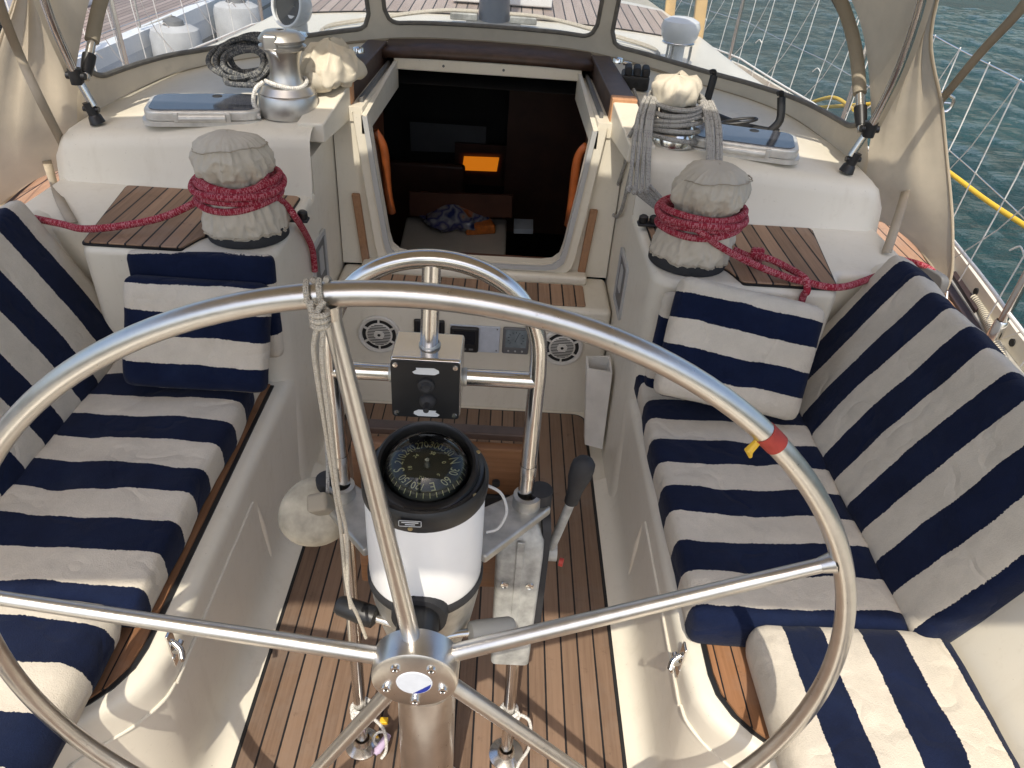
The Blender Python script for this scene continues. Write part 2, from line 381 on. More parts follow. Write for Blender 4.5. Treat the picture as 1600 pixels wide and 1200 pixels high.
def struct(o): o['kind'] = 'structure'; return o
def cr(pts, k=8, closed=False):
    pts = [Vector(p) for p in pts]; n = len(pts); out = []
    rng = range(n) if closed else range(n-1)
    for i in rng:
        if closed: a, b, c, d = pts[(i-1) % n], pts[i], pts[(i+1) % n], pts[(i+2) % n]
        else: a, b, c, d = pts[max(i-1, 0)], pts[i], pts[i+1], pts[min(i+2, n-1)]
        for j in range(k):
            t = j/k
            out.append(.5*((2*b)+(c-a)*t+(2*a-5*b+4*c-d)*t*t+(3*b-a-3*c+d)*t*t*t))
    if not closed: out.append(pts[-1])
    return out
def interp(tab, x):
    if x <= tab[0][0]: return tab[0][1]
    for (a, b), (c, d) in zip(tab, tab[1:]):
        if x <= c: return b+(d-b)*(x-a)/(c-a)
    return tab[-1][1]
def roundpoly(pts, r, n=6):
    out = []; m = len(pts)
    for i in range(m):
        p = Vector(pts[i]).to_2d(); a = Vector(pts[i-1]).to_2d(); b = Vector(pts[(i+1) % m]).to_2d()
        rr = r[i] if isinstance(r, (list, tuple)) else r
        if rr <= 0: out.append((p.x, p.y)); continue
        d1 = (a-p).normalized(); d2 = (b-p).normalized()
        p1 = p+d1*rr; p2 = p+d2*rr
        for k in range(n+1):
            t = k/n; q = p1*(1-t)**2+p*2*t*(1-t)+p2*t*t; out.append((q.x, q.y))
    return out
def rect(x0, x1, y0, y1): return [(x0, y0), (x1, y0), (x1, y1), (x0, y1)]
def rbox(mb, half, r, n, fn, uvf):
    """rounded slab on a dense lattice: half sizes, edge radius r, n divisions per axis; fn maps box coords to world"""
    hx, hy, hz = half; idx = {}; vs = []; uvs = []; fs = []
    def lin(h, k):
        e = [-h, -h+r*.35, -h+r] if True else []
        inner = [-h+r+(2*h-2*r)*i/k for i in range(1, k)]
        return e[:2]+[-h+r]+inner+[h-r, h-r*.35, h] if h > r else [-h, 0, h]
    A = [lin(hx, n[0]), lin(hy, n[1]), lin(hz, n[2])]
    def vert(i, j, k):
        key = (i, j, k)
        if key in idx: return idx[key]
        p = V(A[0][i], A[1][j], A[2][k])
        q = V(max(-hx+r, min(hx-r, p.x)), max(-hy+r, min(hy-r, p.y)), max(-hz+r, min(hz-r, p.z)) if hz > r else 0)
        d = p-q
        if d.length > 1e-9: p = q+d.normalized()*min(r, 9)
        idx[key] = len(vs); vs.append(fn(p)); uvs.append(uvf(p)); return idx[key]
    L = [len(a) for a in A]
    for ax in range(3):
        u, w = [t for t in range(3) if t != ax]
        for side in (0, L[ax]-1):
            for a in range(L[u]-1):
                for b in range(L[w]-1):
                    q = []
                    for da, db in ((0, 0), (1, 0), (1, 1), (0, 1)):
                        t = [0, 0, 0]; t[ax] = side; t[u] = a+da; t[w] = b+db; q.append(vert(*t))
                    fs.append(tuple(q))
    mb.add(vs, fs, uvs)
def nz(p, s=1.0): return noise.noise(Vector(p)*s)
def rid(x, y, z): return 1-2.6*abs(noise.noise((x, y, z)))

# ------------------------------------------------------------------ camera, world, sun
cam = bpy.data.cameras.new('camera'); cam.sensor_width = 36; cam.lens = FPX/1600*36; cam.clip_start = .05; cam.clip_end = 3000
co = bpy.data.objects.new('camera', cam); COL.objects.link(co); scene.camera = co
mw = Matrix((( CR.x, -CD.x, -CF.x, EYE.x), (CR.y, -CD.y, -CF.y, EYE.y), (CR.z, -CD.z, -CF.z, EYE.z), (0, 0, 0, 1))); co.matrix_world = mw
SUND = V(.10, .70, -1.0).normalized()          # the way the light travels: from astern, a little from port
el = math.asin(-SUND.z); az = math.atan2(-SUND.x, -SUND.y)   # clockwise from +Y
w = bpy.data.worlds.new('World'); scene.world = w; w.use_nodes = True; nt = w.node_tree
sky = nt.nodes.new('ShaderNodeTexSky'); sky.sky_type = 'NISHITA'; sky.sun_disc = False; sky.sun_elevation = el; sky.sun_rotation = az
sky.air_density = 1.0; sky.dust_density = 3.0; sky.ozone_density = 1.0
bg = nt.nodes['Background']; bg.inputs[1].default_value = .15; nt.links.new(sky.outputs[0], bg.inputs[0])
sl = bpy.data.lights.new('sun', 'SUN'); sl.energy = 2.6; sl.angle = R(.55); sl.color = (1, .93, .80)
so = bpy.data.objects.new('sun', sl); COL.objects.link(so); so.rotation_euler = SUND.to_track_quat('-Z', 'Y').to_euler(); so.location = (0, 0, 6)
scene.view_settings.view_transform = 'Standard'; scene.view_settings.look = 'None'; scene.view_settings.gamma = 1; scene.view_settings.exposure = .70
scene.cycles.max_bounces = 10; scene.cycles.transparent_max_bounces = 16

# ------------------------------------------------------------------ sea
q = MB(); 
def wv(x, y): return -.62+.030*nz((x*1.1+3, y*.8, 1))+.018*nz((x*3.1, y*2.2, 5))+.008*nz((x*7, y*5, 9))
for xs in ([1.2+.09*i for i in range(150)],):
    q.grid([[V(x, y, wv(x, y)) for y in [-1+.12*j for j in range(190)]] for x in xs])
struct(q.build('sea', 'water'))
struct(MB().add([(-300, -300, -.70), (300, -300, -.70), (300, 300, -.70), (-300, 300, -.70)], [(0, 1, 2, 3)]).build('sea', 'water'))

# ------------------------------------------------------------------ the yacht: hull, deck, cockpit moulding, coachroof
yacht = thing('sailing_yacht', 'cream sailing yacht with teak decks whose cockpit fills the picture', 'yacht', (XC, 2.0, 0))
beam_t = [(-1.6, 1.22), (0, 1.36), (1.0, 1.41), (1.7, 1.50), (2.4, 1.63), (3.0, 1.70), (4.0, 1.72), (5.0, 1.58), (6.0, 1.28), (7.2, .74), (8.4, .03)]
beam = lambda y: interp(beam_t, y)
DZ = .62
def zr(off, y): return .985 + .045*(y-2.15) - .05*(off/1.1)**2
YS = [-1.6, -.8, 0, .5, 1.0, 1.35, 1.7, 1.8, 2.05, 2.4, 2.7, 3.0, 3.5, 4.0, 4.5, 5.0, 5.5, 6.0, 6.6, 7.2, 7.8, 8.4]
hull = MB()
for s in (-1, 1):
    hull.grid([[S(s, beam(y)*k, y, z) for (k, z) in ((1.0, DZ-.01), (1.0, .45), (.96, 0), (.86, -.5), (.7, -.9))] for y in YS])
hull.add([S(-1, beam(-1.6), -1.6, DZ-.01), S(1, beam(-1.6), -1.6, DZ-.01), S(1, .9, -1.6, -.9), S(-1, .9, -1.6, -.9)], [(0, 1, 2, 3)])
hull.build('hull', 'gelw', yacht)
dk = MB()
def roofw(y): return interp([(-1.6, 1.168), (1.7, 1.168), (1.8, 1.21), (2.0, 1.22), (2.5, 1.27), (2.9, 1.20), (3.4, 1.06), (4.4, .85), (5.2, .64), (5.6, .0)], y)
def rf(y): return interp([(2.45, 1), (2.9, .955), (3.4, .84), (4.4, .67), (5.2, .50), (5.5, .40)], y)
for s in (-1, 1):
    dk.grid([[S(s, o, y, DZ) for o in (min(roofw(y), beam(y)-.02), beam(y)-.005)] for y in YS])
dk.build('side_deck', 'deck', yacht)
for s in (-1, 1):
    t = MB(); yy = [y for y in YS if -1.4 < y < 8.0]
    t.grid([[S(s, beam(y)-a, y, z) for a, z in ((.048, DZ+.004), (.046, DZ+.010), (.0, DZ+.012), (-.02, DZ+.0), (-.02, DZ-.05))] for y in yy]); t.build('toe_rail_base', 'alub', yacht)
    t = MB(); t.grid([[S(s, beam(y)-a, y, z) for a, z in ((.022, DZ+.012), (.018, DZ+.066), (.006, DZ+.070), (.002, DZ+.066), (.002, DZ+.012))] for y in yy])
    tr = t.build('toe_rail', 'gel', yacht)
    h = MB()
    for i in range(14):
        y = .2+i*.30; p = S(s, beam(y)-.0205, y, DZ+.040); h.cyl(p-V(s*.004, 0, 0), p+V(s*.003, 0, 0), .011, n=12)
    h.build('drain_hole', 'slot', tr)
    t = MB(); t.grid([[S(s, beam(y)-a, y, z) for a, z in ((.080, DZ+.002), (.078, DZ+.008), (.050, DZ+.008), (.048, DZ+.002))] for y in yy]); t.build('cover_board', 'stain', yacht)
# cockpit moulding -------------------------------------------------
ck = MB()
flare = lambda y: interp([(.60, .13), (.64, .115), (.67, .088), (.70, .052), (.73, .026), (.77, .006), (.81, 0)], y)
prof = [(.40, -.006), (.452, -.004), (.474, .010), (.486, .035), (.489, .07), (.476, .385), (.478, .403), (.486, .415), (.500, .420), (.905, .420), (.935, .428), (.955, .455), (1.075, .790), (1.090, .815), (1.112, .826), (1.140, .824), (1.158, .810), (1.165, .78), (1.172, .60)]
ys = [1.80, 1.4, 1.0, .86, .81, .785, .77, .75, .73, .715, .70, .685, .67, .655, .64, .62, .60, .4, 0, -.8, -1.6]
for s in (-1, 1):
    rows = [[S(s, o+(flare(y) if .47 < o < .6 else (flare(y)*.85 if .44 < o < .475 else 0)), y, z) for o, z in prof] for y in ys]
    ck.grid(rows)
ck.prism(rect(XC-.5, XC+.5, -1.6, 2.20), -.04, -.008)
ck.box((XC, -1.6, .2), (2.3, .04, .85))
ck.build('cockpit_moulding', 'gel', yacht, ang=60)
# side pillars that carry the big winches
for s in (-1, 1):
    p = MB(); x0, x1 = XC+s*.474, XC+s*1.22
    poly = roundpoly([(x0, 1.655), (XC+s*.94, 1.655), (XC+s*.985, 1.77), (x1, 1.77), (x1, 2.13), (x0, 2.13)], [.075, .02, .02, 0, 0, 0], 8)
    p.prism(poly, -.02, .80); p.build('winch_pillar', 'gel', yacht, bevel=.022, bseg=4)
    q = MB(); q.prism(rect(min(XC+s*.478, XC+s*.56), max(XC+s*.478, XC+s*.56), 2.12, 2.44), -.02, .90); q.build('pillar_wall', 'gel', yacht)
# locker lid lines, moulded ribs on the bench fronts, latches' shelf
for s in (-1, 1):
    r = MB()
    a = S(s, .487, 1.30, .375); b = S(s, .490, 1.36, .05)
    r.tube([a, S(s, .486, 1.33, .2), b], [.006, .011, .004], 10)
    r.tube([S(s, .475, .80, .335), S(s, .4765, 1.0, .335), S(s, .4765, 1.28, .335)], .0035, 8)
    r.tube(cr([S(s, .4765+flare(y), y, .335) for y in (.80, .77, .74, .71, .68, .65, .62)], 4), .0035, 8)
    r.build('locker_rib', 'gel', yacht)
# bulkhead, bridge deck and sill
b = MB(); b.prism(rect(XC-.474, XC+.474, 2.168, 2.42), -.02, .424); b.build('bridge_deck', 'gel', yacht, bevel=.02, bseg=4)
t = MB(); t.prism(roundpoly(rect(XC-.385, XC+.385, 2.185, 2.335), .012), .424, .430); t.build('bridge_deck_teak', 'pad', yacht, bevel=.002)
b = MB(); b.prism(rect(XC-.40, XC+.40, 2.345, 2.405), .42, .455); b.build('sill', 'gel', yacht, bevel=.012)
# floor grating
fb = MB(); fb.prism(roundpoly(rect(XC-.433, XC+.433, -1.3, 2.152), [0, 0, .055, .055]), -.012, -.004); fo = fb.build('floor_caulk', 'caulk', yacht)
ft = MB(); ft.prism(roundpoly(rect(XC-.425, XC+.425, -1.3, 2.144), [0, 0, .05, .05]), -.004, 0.0); ft.build('floor_grating', 'floor', yacht)
# teak edge on the benches
for s in (-1, 1):
    def strip(o0, o1, z0, z1, name, m, bv=0):
        inner = [S(s, o0+flare(y), y, 0) for y in (1.64, 1.2, .86, .81, .785, .77, .75, .73, .715, .70, .685, .67, .655, .64, .62)]
        outer = [S(s, o1+flare(y)*.9, y, 0) for y in (.62, .66, .70, .73, .77, .81, 1.2, 1.64)]
        MB().prism([(p.x, p.y) for p in inner+outer], z0, z1).build(name, m, yacht)
    strip(.513, .640, .419, .4235, 'bench_caulk', 'caulk'); strip(.523, .632, .4235, .428, 'bench_teak', 'edge')
# winch pads
for s in (-1, 1):
    poly = [S(s, .50, 2.055, 0), S(s, 1.005, 2.055, 0), S(s, .945, 1.665, 0), S(s, .70, 1.665, 0), S(s, .675, 1.74, 0), S(s, .56, 1.85, 0), S(s, .50, 1.86, 0)]
    poly = roundpoly([(p.x, p.y) for p in poly], [.02, .012, .012, .01, .02, .03, .015])
    c = MB().prism([(x, y) for x, y in poly], .798, .803).build('pad_caulk', 'caulk', yacht)
    ctr = (sum(p[0] for p in poly)/len(poly), sum(p[1] for p in poly)/len(poly))
    MB().prism([(ctr[0]+(x-ctr[0])*.982, ctr[1]+(y-ctr[1])*.982) for x, y in poly], .803, .808).build('winch_pad', 'pad', yacht, bevel=.002)
# coachroof
cr_ = MB()
for s in (-1, 1):
    offs = [.474, .52, .6, .7, .8, .9, 1.0, 1.08, 1.14, 1.18]
    rows = []
    for o in offs:
        za = lambda y: zr(o, y)
        col = [(2.062, .775), (2.085, .83), (2.098, za(2.1)-.045), (2.106, za(2.1)-.022), (2.122, za(2.12)-.007), (2.15, za(2.15)), (2.3, za(2.3)), (2.45, za(2.45)), (2.7, za(2.7)), (3.0, za(3.0)), (3.4, za(3.4)), (3.9, za(3.9)), (4.6, za(4.4)), (5.2, .80), (5.5, .62)]
        rows.append([S(s, .474+(o-.474)*rf(y), y, z) for y, z in col])
    for do, dz in ((1.205, -.02), (1.225, -.06), (1.25, -.30), (1.26, -.42)):
        rows.append([S(s, .474+(do-.474)*rf(y), y+.02, max(.6, zr(1.18, y)+dz) if y > 2.11 else max(.6, z+dz*.8)) for y, z in col])
    cr_.grid(rows)
offs = [-.474, -.3, -.15, 0, .15, .3, .474]
cr_.grid([[S(1, o, y, zr(abs(o), y) if y < 4.5 else z) for y, z in ((3.02, 1), (3.4, 1), (3.9, 1), (4.4, 1), (5.2, .80), (5.5, .62))] for o in offs])
cr_.build('coachroof', 'gel', yacht, ang=55)
rt = MB()
rt.grid([[S(1, (math.copysign(.474+(abs(o)-.474)*rf(y), o) if abs(o) > .474 else o), y, zr(abs(o), y)+.008) for y in (3.74, 4.0, 4.4)] for o in (-1.08, -.9, -.7, -.55, -.3, -.15, 0, .15, .3, .55, .7, .9, 1.08)]); rt.build('coachroof_teak', 'rteak', yacht)
# companionway bulkhead with its tapered opening
def ring(mb, outer, inner, y0, y1):
    n = len(outer); vs = []
    for y in (y0, y1): vs += [V(x, y, z) for x, z in outer] + [V(x, y, z) for x, z in inner]
    fs = []
    for i in range(n-1):
        j = i+1
        fs += [(i, j, n+j, n+i), (2*n+i, 3*n+i, 3*n+j, 2*n+j), (n+i, n+j, 3*n+j, 3*n+i), (i, 2*n+i, 2*n+j, j)]
    mb.add(vs, fs)
def opening(g, zb, zt):
    """open-topped U: from the port kink down, across the sill, up to the starboard kink"""
    hb, ht = .305+g, .360+g
    pts = [(-ht, zt), (-ht+(ht-hb)*.4, zt-(zt-zb)*.4), (-hb-.004, zb+.07), (-hb+.006, zb+.03), (-hb+.03, zb+.008), (-hb+.07, zb)]
    pts = pts + [(0, zb-.002)] + [(-x, z) for x, z in reversed(pts)]
    return [(XC+x, z) for x, z in pts]
inn = opening(0, .472, .955)
out_ = [(XC+x, z) for x, z in [(-.474, 1.0), (-.474, .75), (-.474, .55), (-.474, .5), (-.474, .43), (-.40, .43), (0, .43), (.40, .43), (.474, .43), (.474, .5), (.474, .55), (.474, .75), (.474, 1.0)]]
bk = MB(); ring(bk, out_, inn, 2.405, 2.445); bk.build('companionway_bulkhead', 'gel', yacht, ang=50)
lip = MB(); ring(lip, opening(.045, .440, .962), opening(.004, .470, .958), 2.375, 2.407); lip.build('companionway_frame', 'gel', yacht, bevel=.006)
cap = MB(); ring(cap, opening(.012, .463, .958), opening(-.004, .477, .957), 2.366, 2.377); cap.build('frame_edging', 'lgrey', yacht)
for s in (-1, 1):
    # upper channel beside the hatch
    c = MB(); c.add([S(s, .36, 2.375, .957), S(s, .36, 2.375, .90), S(s, .345, 3.0, .90), S(s, .345, 3.0, 1.0), S(s, .376, 2.375, .957), S(s, .376, 2.375, .90), S(s, .358, 3.0, .90), S(s, .358, 3.0, 1.0)],
        [(0, 1, 2, 3), (4, 7, 6, 5), (0, 3, 7, 4), (0, 4, 5, 1)]); c.build('hatch_coaming', 'gel', yacht)
    c = MB(); c.prism([(XC+s*.376, 2.40), (XC+s*.42, 2.40), (XC+s*.41, 3.02), (XC+s*.358, 3.02)], .93, .975); c.build('runner_channel', 'gel', yacht)
    c = MB(); c.prism([(XC+s*.384, 2.46), (XC+s*.396, 2.46), (XC+s*.388, 3.02), (XC+s*.376, 3.02)], .975, .990); c.build('hatch_track', 'grey', yacht)
    # white post in front of the brown runner
    c = MB(); prof2 = [(2.16, .93), (2.16, .985), (2.445, 1.040), (2.445, .93)]
    c.prism(prof2, .415, .494, lambda a, bb, o: S(s, o+(2.45-a)*.10, a, bb)); c.build('runner_post', 'gel', yacht, bevel=.006)
    c = MB(); c.prism([(XC+s*.494, 2.43), (XC+s*.414, 2.43), (XC+s*.40, 3.10), (XC+s*.475, 3.10)], .965, 1.046); rn = c.build('hatch_runner', 'runner', yacht, bevel=.006)
    c = MB(); c.prism([(XC+s*.4945, 2.425), (XC+s*.4135, 2.425), (XC+s*.413, 2.475), (XC+s*.4935, 2.475)], .97, 1.0475); c.build('runner_end', 'trimn', rn, bevel=.004)
    # vertical teak strips on the bulkhead
    pz = [Y(556, 302, 2.40), Y(573, 412, 2.40)] if s < 0 else [Y(928, 327, 2.40), Y(905, 440, 2.40)]
    c = MB(); dx = V(.0135, 0, 0); vs = []
    for y in (2.388, 2.406):
        for p in pz:
            for d in (-1, 1): vs.append(V(p.x+d*dx.x, y, p.z))
    c.add(vs, [(0, 1, 3, 2), (4, 6, 7, 5), (0, 4, 5, 1), (2, 3, 7, 6), (0, 2, 6, 4), (1, 5, 7, 3)]); c.build('washboard_strip', 'trim', yacht, bevel=.004)
c = MB(); c.prism(rect(XC-.36, XC+.36, 2.99, 3.02), .967, 1.012); c.build('hatch_front_coaming', 'gel', yacht, bevel=.005)
c = MB()
for x in (-.17, .06):
    c = MB(); p = V(XC+x, 2.988, .990); c.cyl(p, p+V(0, .004, 0), .005, n=10); c.build('coaming_screw', 'grey', yacht)
hs = MB(); hs.grid([[S(1, o, y, 1.028-.008*(o/.4)**2+.012*(y-3)) for y in (2.985, 3.2, 3.7)] for o in (-.405, -.2, 0, .2, .405)]); hs.build('sliding_hatch', 'runner', yacht, solid=.026)
# gelcoat pockets in the pillar walls
for s, c4 in ((-1, [(486, 372), (512, 372), (512, 432), (492, 455)]), (1, [(967, 393), (986, 442), (974, 503), (950, 458)])):
    xw = XC+s*.4735
    P = [X(a, bb, xw) for a, bb in c4]
    yc = sum(p.y for p in P)/4; zc = sum(p.z for p in P)/4; hy, hz = .082, .092
    yc = 2.085; zc = .572
    fr = MB()
    o = roundpoly(rect(yc-hy, yc+hy, zc-hz, zc+hz), .015); i = roundpoly(rect(yc-hy+.014, yc+hy-.014, zc-hz+.014, zc+hz-.014), .012)
    n = len(o); vs = []
    for x in (xw-s*.006, xw+s*.002):
        vs += [V(x, a, bb) for a, bb in o]+[V(x, a, bb) for a, bb in i]
    fs = []
    for k in range(n):
        j = (k+1) % n
        fs += [(k, j, n+j, n+k), (n+k, n+j, 3*n+j, 3*n+k), (k, 2*n+k, 2*n+j, j)]
    fr.add(vs, fs); pk = fr.build('pocket_frame', 'lgrey', yacht)
    back = MB(); back.add([V(xw-s*.0015, a, bb) for a, bb in i], [tuple(range(n))]); back.build('pocket_recess', 'grey', pk)
    mb = MB(); mb.box((xw-s*.003, yc+.015, zc+.01), (.003, .045, .08)); mb.build('pocket_flap', 'lgrey', pk)
# cabin below
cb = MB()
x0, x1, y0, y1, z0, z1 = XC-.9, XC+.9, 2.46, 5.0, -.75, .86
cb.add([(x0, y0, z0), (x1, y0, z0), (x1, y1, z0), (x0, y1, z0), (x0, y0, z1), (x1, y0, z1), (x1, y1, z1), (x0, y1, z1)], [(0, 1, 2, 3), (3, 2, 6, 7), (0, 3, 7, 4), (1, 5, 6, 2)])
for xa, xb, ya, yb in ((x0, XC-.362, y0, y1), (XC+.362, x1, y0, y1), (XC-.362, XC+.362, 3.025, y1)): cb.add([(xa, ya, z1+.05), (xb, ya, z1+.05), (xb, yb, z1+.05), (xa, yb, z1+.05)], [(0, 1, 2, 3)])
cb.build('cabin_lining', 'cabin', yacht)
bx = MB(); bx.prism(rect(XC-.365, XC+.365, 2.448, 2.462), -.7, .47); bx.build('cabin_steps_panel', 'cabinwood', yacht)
for s in (-1, 1):
    a = MB(); a.prism(rect(min(XC+s*.40, XC+s*.42), max(XC+s*.40, XC+s*.42), 2.47, 2.95), -.6, .84); a.build('companionway_cheek', 'cabinwood', yacht)
    pts = [Y(585, 205, 2.52), Y(600, 235, 2.53), Y(606, 300, 2.55), Y(612, 332, 2.56)] if s < 0 else [Y(917, 228, 2.52), Y(902, 250, 2.53), Y(893, 320, 2.55), Y(888, 352, 2.56)]
    a = MB(); a.tube(cr(pts, 6), .0155, 10); a.build('grab_rail', 'rail', yacht)
a = MB(); P = [Z(635, 338, .12), Z(792, 342, .12), Z(790, 400, .12), Z(622, 396, .12)]
a.prism([(p.x, p.y) for p in P], .10, .12); a.build('cabin_counter', 'cabincounter', yacht, bevel=.01)
a = MB(); a.add([Y(725, 244, 4.6), Y(780, 246, 4.6), Y(776, 268, 4.6), Y(722, 266, 4.6)], [(0, 1, 2, 3)]); a.build('cabin_window', 'orange', yacht)  # orange pane with the sunlight put in as a mild glow
a = MB(); a.add([Y(718, 238, 4.62), Y(786, 240, 4.62), Y(781, 275, 4.62), Y(716, 272, 4.62)], [(0, 1, 2, 3)]); a.build('cabin_window_frame', 'cabinwood', yacht)
a = MB(); a.add([Y(640, 190, 4.7), Y(760, 198, 4.7), Y(758, 240, 4.7), Y(642, 236, 4.7)], [(0, 1, 2, 3)]); a.build('cabin_locker_front', 'grey', yacht)
a = MB(); a.prism([(p.x, p.z) for p in (Y(640, 300, 3.5), Y(800, 306, 3.5), Y(800, 340, 3.5), Y(640, 336, 3.5))], 3.50, 3.52, lambda u, v, t_: V(u, t_, v)); a.build('cabin_seat_front', 'cabinwood', yacht)
a = MB(); a.box(Y(660, 318, 4.2), (.5, .05, .5)); a.build('cabin_settee', 'cabinwood', yacht, bevel=.02)
a = MB(); a.box(Y(850, 250, 4.3), (.45, .05, .9)); a.build('cabin_door', 'cabinwood', yacht)
a = MB(); a.box(Y(752, 257, 4.66), (.34, .03, .26)); a.build('cabin_bulkhead_panel', 'cabinwood', yacht)
a = MB(); a.prism([(p.x, p.y) for p in [Z(803, 343, .12), Z(833, 344, .12), Z(833, 360, .12), Z(803, 359, .12)]], .10, .125); o = a.build('chart', 'paper'); tag(o, 'small pale blue sheet lying in the dark cabin', 'chart')
# shopping bag on the counter
bg0 = Z(708, 352, .12); bg_t = thing('shopping_bag', 'crumpled plastic shopping bag with orange packet on the cabin counter', 'bag', bg0)
def bagmat():
    m, nt, b, out = newmat('printed_plastic'); p = pos(nt)
    nt.links.new(ramp(nt, noise_n(nt, p, 9, 2), [(.38, (.02, .03, .11)), (.46, (.22, .23, .26)), (.54, (.03, .035, .13)), (.63, (.20, .19, .19)), (.68, (.36, .10, .03))]), b.inputs['Base Color'])
    b.inputs['Roughness'].default_value = .2; return m
M['printed'] = bagmat()
def crump(p, a, z, k=1): return V(p.x*1.25*(1+.30*k*nz((math.cos(a)*2, math.sin(a)*2, z*9))), p.y*(1+.3*k*nz((math.cos(a)*2, math.sin(a)*2, z*9))), p.z)+V(p.x, p.y, 0)*.22*max(0, rid(math.cos(a)*3, math.sin(a)*3, z*16)-.4)
pf = [(interp([(0, .03), (.010, .10), (.035, .125), (.065, .115), (.095, .075), (.115, .035), (.125, .012), (.128, .001)], .128*i/40), .128*i/40) for i in range(41)]
m_ = MB(); m_.lathe(pf, bg0, n=64, fn=crump, cap=False); m_.build('bag_sack', 'printed', bg_t, ang=80)
MB().prism(roundpoly(rect(-.075, .075, -.05, .05), .012), 0, .045, lambda x, y, z: bg0+Matrix.Rotation(R(18), 3, 'Z') @ V(x+.11, y-.09, z)).build('packet', 'bago', bg_t, bevel=.008)

# ------------------------------------------------------------------ steering wheel
WC = V(XC, .60, .728); WR = .566
wheel = thing('steering_wheel', 'large stainless steel steering wheel with five spokes in the foreground', 'steering wheel', WC-V(0, 0, WR))
rim = [WC+V(math.cos(2*PI*i/160), 0, math.sin(2*PI*i/160))*WR for i in range(160)]
MB().tube(rim, .0124, 20, closed=True).build('rim', 'steelb', wheel)
A0 = math.radians(97.5)
hubc = WC+V(.002, .005, -.004)
for k in range(5):
    a = A0+2*PI*k/5; d = V(math.cos(a), 0, math.sin(a))
    s_ = MB(); s_.tube([hubc+d*.05, hubc+d*.12, WC+d*(WR-.03), WC+d*(WR-.006)], [.0122, .0120, .0092, .0098], 18); sp = s_.build('spoke', 'steelb', wheel)
    s_ = MB(); s_.lathe([(.0135, 0), (.0115, .008), (.0098, .016)], WC+d*(WR-.009), -d, 16, cap=False); s_.build('weld', 'steelb', sp)
h = MB(); h.lathe([(.0, .042), (.053, .042), (.0575, .039), (.0585, .035), (.059, .0), (.053, -.005), (0, -.005)], hubc+V(0, .010, 0), (0, -1, 0), 48, cap=False); hub = h.build('hub', 'steelb', wheel)
hf = hubc+V(0, .010-.042, 0)
e = MB(); e.lathe([(0, .0012), (.0235, .0012), (.0245, 0)], hf, (0, -1, 0), 40, cap=False); em = e.build('emblem', 'emblem', hub)
e = MB(); pts = []
for k in range(13):
    a = R(-95+k*95/12); pts.append(hf+V(math.cos(a)*.0225, -.0016, math.sin(a)*.0225))
e.add(pts, [tuple(range(13))]); e.build('emblem_wave', 'blue', em)
for k in range(5):
    a = R(55+72*k); p = hf+V(math.cos(a)*.040, 0, math.sin(a)*.040)
    q = MB(); q.lathe([(0, .003), (.0030, .003), (.0036, .0045), (.0062, .0045), (.0068, .003), (.007, 0)], p, (0, -1, 0), 18, cap=False); bo = q.build('hub_bolt', 'chrome', hub)
    q = MB(); q.lathe([(0, .0034), (.0030, .0034)], p, (0, -1, 0), 6, cap=False); q.build('hex_socket', 'slot', bo)
def arc(a0, a1, r, n=10): return [WC+V(math.cos(a0+(a1-a0)*i/n), 0, math.sin(a0+(a1-a0)*i/n))*r for i in range(n+1)]
pr = Y(1214, 678, .6)-WC; at_ = math.atan2(pr.z, pr.x)
MB().tube(arc(at_-.021, at_+.021, WR), .0131, 20).build('red_tape', 'redtape', wheel)
yt = MB(); yb = WC+V(math.cos(at_+.016), 0, math.sin(at_+.016))*(WR-.011)+V(0, -.004, 0); yt.tube([yb, yb+V(-.008, -.004, -.010), yb+V(-.004, -.004, -.018)], [.004, .005, .002], 8); yt.build('yellow_tape', 'yelltape', wheel)

# ------------------------------------------------------------------ pedestal, compass, guard, throttle, table
PC = V(-.086, .765, 0); 
ped = thing('steering_pedestal', 'white and grey steering pedestal on the cockpit floor behind the wheel', 'pedestal', PC)
MB().lathe([(.0845, .728), (.0855, .742), (.0855, .895), (.0835, .905), (.05, .905)], PC, n=56, cap=False).build('white_housing', 'gelw', ped)
MB().lathe([(.086, .720), (.0885, .724), (.0885, .736), (.086, .740)], PC, n=56, cap=False).build('rubber_band', 'blkm', ped)
MB().lathe([(.0855, .724), (.083, .69), (.074, .63), (.061, .57), (.055, .52), (.055, .44)], PC, n=48, cap=False).build('cone', 'alu', ped)
MB().lathe([(.052, .45), (.052, .03), (.075, .012), (.085, .010), (.085, .0)], PC+V(.0, -.0, 0), n=48, cap=False).build('column', 'steelb', ped)
MB().cyl(V(PC.x, .60, .728), V(PC.x, .75, .728), .030, n=28).build('wheel_shaft', 'blk', ped)
MB().cyl(V(PC.x, .672, .728), V(PC.x, .69, .728), .040, .042, n=32).build('shaft_seal', 'blkm', ped)
q = MB(); p = PC+V(-.008, -.0856, .765); q.cyl(p, p+V(0, -.0008, 0), .0042, n=12); q.build('drain_plug', 'slot', ped)
for s in (-1, 1):
    a = MB(); e_ = V(XC+s*.150, .868, .775); pa = PC+V(s*.06, .02, .80)
    d = (e_-pa).normalized(); n_ = V(0, 0, 1).cross(d).normalized()
    P = [pa+n_*.045, pa-n_*.045, e_-n_*.030+d*.03, e_+n_*.030+d*.03]
    a.prism([(v.x, v.y) for v in P], .758, .776); ar = a.build('mounting_arm', 'alu', ped, bevel=.005)
    a = MB(); a.lathe([(.022, -.03), (.0235, .0), (.0225, .022), (.016, .024)], e_, n=28, cap=False); a.build('tube_socket', 'alu', ar)
    a = MB(); a.lathe([(.010, -.02), (.020, -.018), (.020, .018), (.010, .02)], e_+V(s*.022, .012, .006), n=20); a.build('socket_cap', 'blkm', ar)
